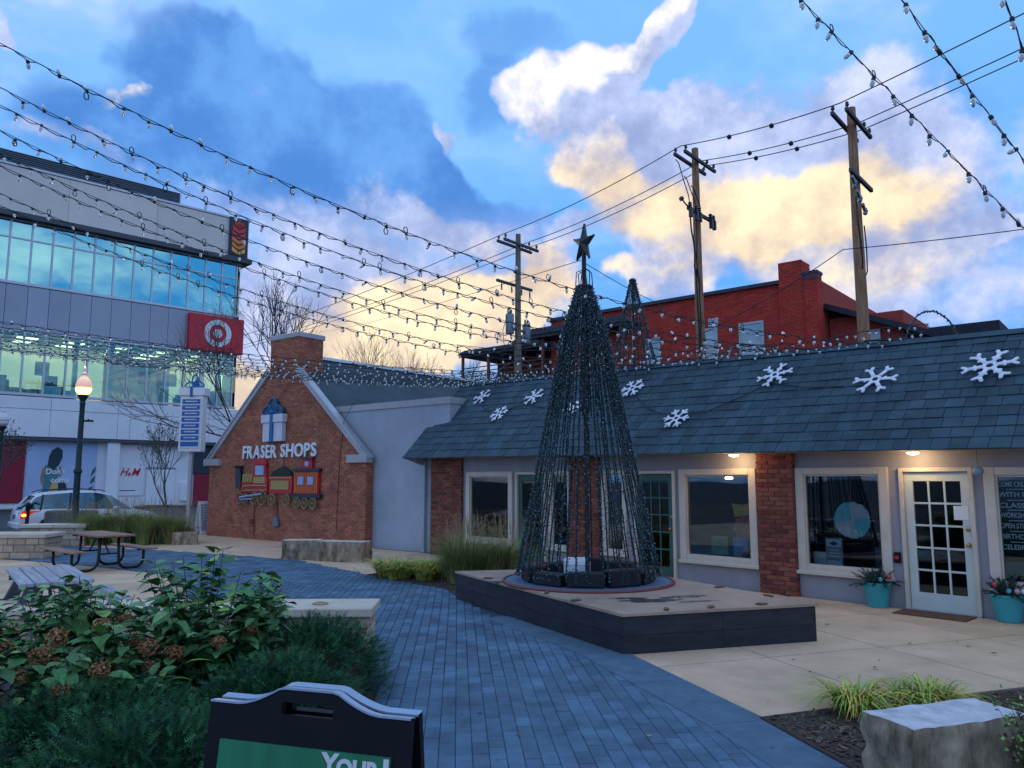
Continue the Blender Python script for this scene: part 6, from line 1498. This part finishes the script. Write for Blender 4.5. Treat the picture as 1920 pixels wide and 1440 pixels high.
def hydrangea(loc, hgt, rad, stems, label, seed, blooms, lift=.12, leafs=.15, n_obj=75):
    t = thing('hydrangea_shrub', label, 'shrub', loc, 0, 'hydrangea shrubs'); rnd = random.Random(seed); st = MB(); mass = MB(); lv = []
    for k in range(stems):
        a = rnd.uniform(0,6.28); rr_ = rad*math.sqrt(rnd.random()); h = hgt*(1-.35*(rr_/rad)**2)*rnd.uniform(.72,1.06)
        b = Vector((math.cos(a)*rr_*.35, math.sin(a)*rr_*.35, 0)); e = Vector((math.cos(a)*rr_, math.sin(a)*rr_, h)); mid = b.lerp(e,.55)+Vector((0,0,h*.12))
        pts = [b, mid, e]; st.tube(pts, .005, 4, .003)
        pos = lambda f: (b.lerp(mid, f/.55) if f < .55 else mid.lerp(e, (f-.55)/.45))
        f = lift
        ph = rnd.uniform(0,3.14)
        while f <= 1.0:
            p = pos(f); ph += 1.57
            for sgn in (0, math.pi):
                an = ph+sgn+rnd.uniform(-.4,.4); tilt = rnd.uniform(-.35,.5) if f < .97 else rnd.uniform(.3,.9)
                d = Vector((math.cos(an)*math.cos(tilt), math.sin(an)*math.cos(tilt), math.sin(tilt))); s = leafs*rnd.uniform(.45,1.3)*(1.0 if f < .95 else .8)
                lv.append((p+d*.02, d, s, rnd.randrange(4) if f > .85 else rnd.choice((0,1,3))))
            f += rnd.uniform(.055,.09)/max(.4, h)
    L0 = Vector(loc)
    lv.sort(key=lambda q: (L0+q[0]-CAM).length - q[0].z*1.6)
    for q in lv[:n_obj]:
        o = bpy.data.objects.new('leaf', LEAF_MESH[q[3]]); col.objects.link(o); o.parent = t; o.matrix_local = orient(q[0], q[1], Vector((rnd.uniform(-.3,.3),rnd.uniform(-.3,.3),1))) @ Matrix.Scale(q[2], 4)
    for q in lv[n_obj:]:
        mass.tint = rnd.random()+.001; mass.m = 1 if q[3] == 2 else 0; mass.X = orient(q[0], q[1], Vector((rnd.uniform(-.3,.3),rnd.uniform(-.3,.3),1))) @ Matrix.Scale(q[2], 4); mass.add(LEAFV.v, LEAFV.f)
    st.build('stems', 'stem', t, fix=False); tag(mass.build('foliage', ['leaf_green','leaf_light'], t, smooth=True, fix=False), kind='stuff')
    for (x, y, z, s, kd) in blooms:
        inst('flower_head', BLOOM[kd], t, (x,y,z), (rnd.uniform(-.5,.5),rnd.uniform(-.5,.5),rnd.uniform(0,6)), (s*1.2,s*1.2,s*1.1))
    return t
hydrangea((-2.62,6.75,0), 1.30, .75, 66, 'tall hydrangea nearest the path end of the seat wall', 1, [(-.28,-.62,.62,.075,0),(.05,-.7,.60,.06,1),(.35,-.6,.66,.05,0),(-.45,-.45,.78,.07,1),(.52,-.35,.70,.045,1),(-.1,-.75,.50,.06,0)])
hydrangea((-3.55,6.55,0), 1.10, .72, 58, 'middle hydrangea in front of the weathered picnic bench', 2, [(-.2,-.68,.68,.06,1),(.18,-.66,.74,.07,0),(-.4,-.72,.48,.065,2),(.42,-.5,.80,.06,0),(.2,-.76,.58,.06,1)])
hydrangea((-4.45,6.2,0), 1.02, .70, 54, 'hydrangea left of the middle with russet heads', 3, [(.12,-.62,.66,.07,1),(.35,-.6,.55,.08,1),(-.15,-.62,.60,.07,0),(.42,-.66,.45,.07,1)])
hydrangea((-3.95,5.25,0), 1.10, .60, 52, 'hydrangea at the left frame edge with big russet flower clusters', 4, [(.08,-.40,.86,.10,1),(.22,-.36,.80,.10,1),(-.02,-.45,.74,.10,1),(.25,-.48,.68,.09,0),(.36,-.42,.60,.07,1),(.38,-.5,.52,.06,2),(.5,-.2,.62,.06,1)], .5)
hydrangea((-3.0,5.85,0), .84, .62, 46, 'low hydrangea in front of the taller ones, above the evergreen mounds', 6, [(-.25,-.35,.70,.07,1),(.2,-.42,.62,.06,0),(.42,-.2,.72,.06,1),(-.42,-.3,.55,.06,2),(.0,-.5,.50,.06,1)])
def yew_shrub(loc, rx, ry, hz, n, label, seed, box=None):
    t = thing('yew_shrub', label, 'shrub', loc, 0, 'dark evergreen shrubs of the hedge'); rnd = random.Random(seed); m = MB(); st = MB()
    for k in range(60):
        a = rnd.uniform(0,6.28); r_ = math.sqrt(rnd.random())*.85; st.tube([(0,0,0),(rx*r_*.5*math.cos(a),ry*r_*.5*math.sin(a),hz*.5),(rx*r_*math.cos(a),ry*r_*math.sin(a),hz*(.6+.3*(1-r_)))], .008, 4, .003)
    st.build('stems', 'stem', t, fix=False)
    for k in range(n):
        a = rnd.uniform(0,6.28); u = rnd.random(); e = math.asin(u**.9)
        bump = 1+.16*mnoise.noise(Vector((math.cos(a)*2.2+seed, math.sin(a)*2.2, e*2.5)))+.10*mnoise.noise(Vector((math.cos(a)*6+seed, math.sin(a)*6, e*6)))
        dep = rnd.uniform(.72,1.04)*bump; p = Vector((rx*math.cos(a)*math.cos(e)*dep, ry*math.sin(a)*math.cos(e)*dep, hz*math.sin(e)*dep))
        if p.z < .03: continue
        d = Vector((math.cos(a)*math.cos(e)/rx, math.sin(a)*math.cos(e)/ry, math.sin(e)/hz*.7+.25)).normalized()
        d = (d+Vector((rnd.gauss(0,.45),rnd.gauss(0,.45),rnd.gauss(0,.3)))).normalized(); L_ = rnd.uniform(.06,.13); m.tint = rnd.random()+.001
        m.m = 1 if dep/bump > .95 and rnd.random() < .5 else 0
        s = d.cross(Vector((rnd.uniform(-.5,.5),rnd.uniform(-.5,.5),1))).normalized(); dr = Vector((0,0,-.02))
        for i in range(5):
            f = (i+.5)/5; c = p+d*L_*f+dr*f*f
            for sg in (-1,1):
                q = (s*sg+d*.7).normalized()*.030*(1.1-f*.5); w_ = d*.0035; m.add([c-w_, c+w_, c+q], [(0,1,2)])
        w_ = s*.0025; m.add([p-w_, p+w_, p+d*L_+dr], [(0,1,2)])
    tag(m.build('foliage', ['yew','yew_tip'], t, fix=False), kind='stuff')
    return t
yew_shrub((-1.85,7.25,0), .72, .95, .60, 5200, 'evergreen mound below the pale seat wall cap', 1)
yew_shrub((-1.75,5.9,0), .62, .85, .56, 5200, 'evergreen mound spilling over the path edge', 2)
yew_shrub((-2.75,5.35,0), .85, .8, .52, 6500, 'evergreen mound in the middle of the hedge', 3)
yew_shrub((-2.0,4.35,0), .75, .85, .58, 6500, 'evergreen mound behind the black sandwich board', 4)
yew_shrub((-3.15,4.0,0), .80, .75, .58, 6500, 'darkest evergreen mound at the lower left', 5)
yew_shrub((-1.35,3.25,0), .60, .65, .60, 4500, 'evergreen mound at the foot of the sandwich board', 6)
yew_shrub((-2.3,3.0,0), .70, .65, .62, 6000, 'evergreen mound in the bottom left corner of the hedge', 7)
# trailing shoots of the hedge over the pavers
def blades(m, n, c, r, hgt, rnd, width=.006, lean=1.0, mats=(0,1), seg=5, droop=.5):
    for k in range(n):
        a = rnd.uniform(0,6.28); q = r*math.sqrt(rnd.random()); b = Vector((c[0]+q*math.cos(a), c[1]+q*math.sin(a), c[2])); h = hgt*rnd.uniform(.6,1.1)
        an = a+rnd.uniform(-.9,.9); out = Vector((math.cos(an),math.sin(an),0))*lean*h*rnd.uniform(.2,.8); s = Vector((-math.sin(an),math.cos(an),0)); m.tint = rnd.random()+.001; m.m = mats[0] if rnd.random() < .6 else mats[1]
        vs = []
        for i in range(seg+1):
            f = i/seg; p = b+out*f*f*1.2+out*.2*f+Vector((0,0,h*(f-droop*f*f*f*lean*.8))); w_ = width*(1-f**1.6)+.0006; vs += [p-s*w_, p+s*w_]
        m.add(vs, [(2*i,2*i+1,2*i+3,2*i+2) for i in range(seg)])
def grass(loc, rx, ry, hgt, n, label, seed, mats, width=.006, lean=.55, plume=0, group=None, name='ornamental_grass', droop=.35, clumps=9):
    t = thing(name, label, 'grass plant', loc, 0, group); rnd = random.Random(seed); m = MB()
    for k in range(clumps):
        a = rnd.uniform(0,6.28); q = math.sqrt(rnd.random())*.8; blades(m, n//clumps, (rx*q*math.cos(a), ry*q*math.sin(a), 0), .16, hgt*rnd.uniform(.8,1.1), rnd, width, lean, (0,1), 5, droop)
    tag(m.build('blades', list(mats), t, fix=False), kind='stuff')
    if plume:
        p = MB()
        for k in range(plume):
            a = rnd.uniform(0,6.28); q = math.sqrt(rnd.random()); b = Vector((rx*q*math.cos(a), ry*q*math.sin(a), 0)); h = hgt*rnd.uniform(.95,1.3); o = Vector((rnd.gauss(0,.16),rnd.gauss(0,.16),h)); p.tube([b, b+o*.6, b+o], .002, 3)
            for j in range(26):
                f = rnd.uniform(.68,1.0); c = b+o*f; d = Vector((rnd.gauss(0,1),rnd.gauss(0,1),rnd.gauss(.4,1))).normalized()*rnd.uniform(.03,.09); s = d.orthogonal().normalized()*.0022; p.add([c-s,c+s,c+d], [(0,1,2)])
        tag(p.build('plumes', 'grass_tan', t, fix=False), kind='stuff')
    return t
grass((-11.7,23.7,0), 2.25, 1.0, 1.1, 9000, 'wide bushy mass of feathery grass behind the brown picnic table', 1, ('grass_green','grass_tan'), .007, .8, 300, 'ornamental grasses', clumps=40)
grass((-.55,14.9,0), .9, .8, 1.0, 5200, 'tall feathery grass between the platform and the leftmost window', 2, ('grass_green','grass_tan'), .006, .85, 170, 'ornamental grasses', clumps=12)
grass((-1.85,15.3,0), .95, .6, .62, 1900, 'yellowing low daylily patch left of the tall grass', 3, ('lily_green','lily_yellow'), .011, 1.1, 0, 'daylily clumps', 'daylily_clump', .6, 8)
grass((2.85,6.62,0), .20, .16, .50, 230, 'yellow green daylily clump left of the pale stone block', 4, ('lily_green','lily_yellow'), .010, 1.25, 0, 'daylily clumps', 'daylily_clump', .75, 3)
grass((3.55,6.75,0), .36, .18, .42, 280, 'yellow green daylily clump behind the pale stone block', 5, ('lily_green','lily_yellow'), .010, 1.2, 0, 'daylily clumps', 'daylily_clump', .75, 4)
# juniper and red leaved sprigs in the right corner
yew_shrub((3.55,4.75,0), .42, .42, .50, 3200, 'dark juniper tuft in the bottom right corner', 8)
def sprig(loc, label, seed, n=26, hgt=.5, rad=.22, mats=('leaf_light','shrub_red'), ls=.03):
    t = thing('small_shrub', label, 'shrub', loc); rnd = random.Random(seed); st = MB(); m = MB()
    for k in range(n):
        a = rnd.uniform(0,6.28); q = rad*math.sqrt(rnd.random()); e = Vector((q*math.cos(a),q*math.sin(a),hgt*rnd.uniform(.6,1.1))); st.tube([(0,0,0), e*.5+Vector((0,0,.05)), e], .003, 3, .0015)
        for j in range(16):
            f = rnd.uniform(.35,1); p = e*f+Vector((rnd.gauss(0,.02),rnd.gauss(0,.02),rnd.gauss(0,.02))); d = Vector((rnd.gauss(0,1),rnd.gauss(0,1),rnd.gauss(.3,.7))).normalized(); m.tint = rnd.random()+.001; m.m = 0 if rnd.random() < .55 else 1
            m.X = orient(p, d, Vector((rnd.uniform(-1,1),rnd.uniform(-1,1),1))) @ Matrix.Scale(ls*rnd.uniform(.6,1.2), 4); m.add(LEAFV.v, LEAFV.f)
    st.build('stems', 'stem', t, fix=False); tag(m.build('foliage', list(mats), t, fix=False), kind='stuff')
sprig((3.12,4.80,0), 'sprigs with green and red leaves in front of the pale stone block', 1, 34, .62, .28)
# bare trees
def bare_tree(loc, hgt, label, seed, matn='bark', r0=.13, depth=5, spread=.55, leaves=0, forks=3, lean=(0,0), group=None, trunk=.32):
    t = thing('bare_tree', label, 'tree', loc, 0, group); rnd = random.Random(seed); tm = MB(); bm_ = MB(); tips = []
    def grow(p, d, L_, r, k):
        pts = [p]; q = p; dd = d; n = 3
        for i in range(n):
            dd = (dd+Vector((rnd.gauss(0,.10),rnd.gauss(0,.10),.05))).normalized(); q = q+dd*L_/n; pts.append(q)
        (tm if k == depth else bm_).tube(pts, r, 6 if k >= depth-1 else (4 if k > 1 else 3), r*.62, cap=False)
        if k == 0: tips.append((q, dd)); return
        for j in range(forks if k > 1 else forks):
            f = 1.0 if j == 0 else rnd.uniform(.45,.98); b = pts[0].lerp(pts[-1], f) if f < 1 else q
            i_ = min(n-1, int(f*n)); b = pts[i_].lerp(pts[i_+1], f*n-i_) if f < 1 else q
            side = Vector((rnd.gauss(0,1),rnd.gauss(0,1),rnd.gauss(0,.5))); side = (side-dd*side.dot(dd)).normalized(); a = spread*rnd.uniform(.6,1.2)*(.45 if j == 0 else 1)
            grow(b, (dd*math.cos(a)+side*math.sin(a)+Vector((0,0,.10))).normalized(), L_*rnd.uniform(.62,.82), r*(.62 if j else .66), k-1)
    grow(Vector((0,0,0)), Vector((lean[0],lean[1],1)).normalized(), hgt*trunk, r0, depth)
    tm.build('trunk', matn, t, fix=False); bm_.build('crown', matn, t, fix=False)
    if leaves:
        m = MB()
        for k in range(leaves):
            p, d = rnd.choice(tips); m.tint = rnd.random()+.001; m.X = orient(p+Vector((rnd.gauss(0,.08),rnd.gauss(0,.08),rnd.gauss(0,.08))), Vector((rnd.gauss(0,1),rnd.gauss(0,1),-.6)).normalized(), Vector((0,0,1))) @ Matrix.Scale(rnd.uniform(.07,.12), 4); m.add(LEAFV.v, LEAFV.f)
        tag(m.build('leaves', 'leaf_autumn', t, fix=False), kind='stuff')
    return t
bare_tree((-11.4,38.5,0), 13.6, 'large bare tree rising behind the gable chimney', 5, 'bark', .12, 6, .58, 0, 3, (.03,0), 'bare trees')
bare_tree((-8.4,41.0,0), 11.4, 'smaller bare tree right of the gable chimney', 8, 'bark', .085, 6, .50, 0, 3, (.10,0), 'bare trees')
bare_tree((-14.25,32.2,-.15), 5.2, 'slim street tree with a few leaves in front of the store doors', 11, 'bark', .055, 5, .50, 260, 3, (0,0), 'bare trees')
bare_tree((-21.3,31.2,-.15), 5.0, 'small street tree with dark leaves at the left frame edge', 13, 'bark', .06, 5, .62, 420, 3, (.08,0), 'bare trees')
for k, (x, y, h) in enumerate(((-13.0,66,11.6),(-9.6,70,13.0),(-6.6,67,12.6),(-3.2,66,11.4))):
    bare_tree((x,y,0), h, 'far bare thicket tree on the skyline, %s from the left' % ['first','second','third','fourth'][k], 30+k, 'bark_far', .16, 6, .60, 0, 3, (0,0), 'far bare trees on the skyline')

# leaf litter blown over the concrete and pavers
m = MB(); rnd = random.Random(77); k = 0
while k < 150:
    y = rnd.uniform(5.4, 18); x = rnd.uniform(-3.5, 8)
    if inside(PLAT, x, y) or (SW.inverted() @ Vector((x,y,0))).y > -.1 or x < -1.5+.0*y and y < 9.6: continue
    k += 1; m.tint = rnd.random()+.001; L_ = rnd.uniform(.015,.05); m.m = 0 if rnd.random() < .8 else 1
    m.X = Matrix.Translation((x,y,.014)) @ Matrix.Rotation(rnd.uniform(0,6.28),4,'Z') @ Matrix.Rotation(rnd.uniform(-.3,.3),4,'X'); p = leaf_poly(L_, L_*.5); m.add([(a,b,.25*abs(b)+.01*rnd.random()) for a, b in p], [(0,1,2,3),(0,3,4,5)])
tag(m.build('leaf_litter', ['leaf_dry','leaf_yellow'], fix=False), 'small dry leaves and bits scattered over the paving', 'leaf litter', kind='stuff')
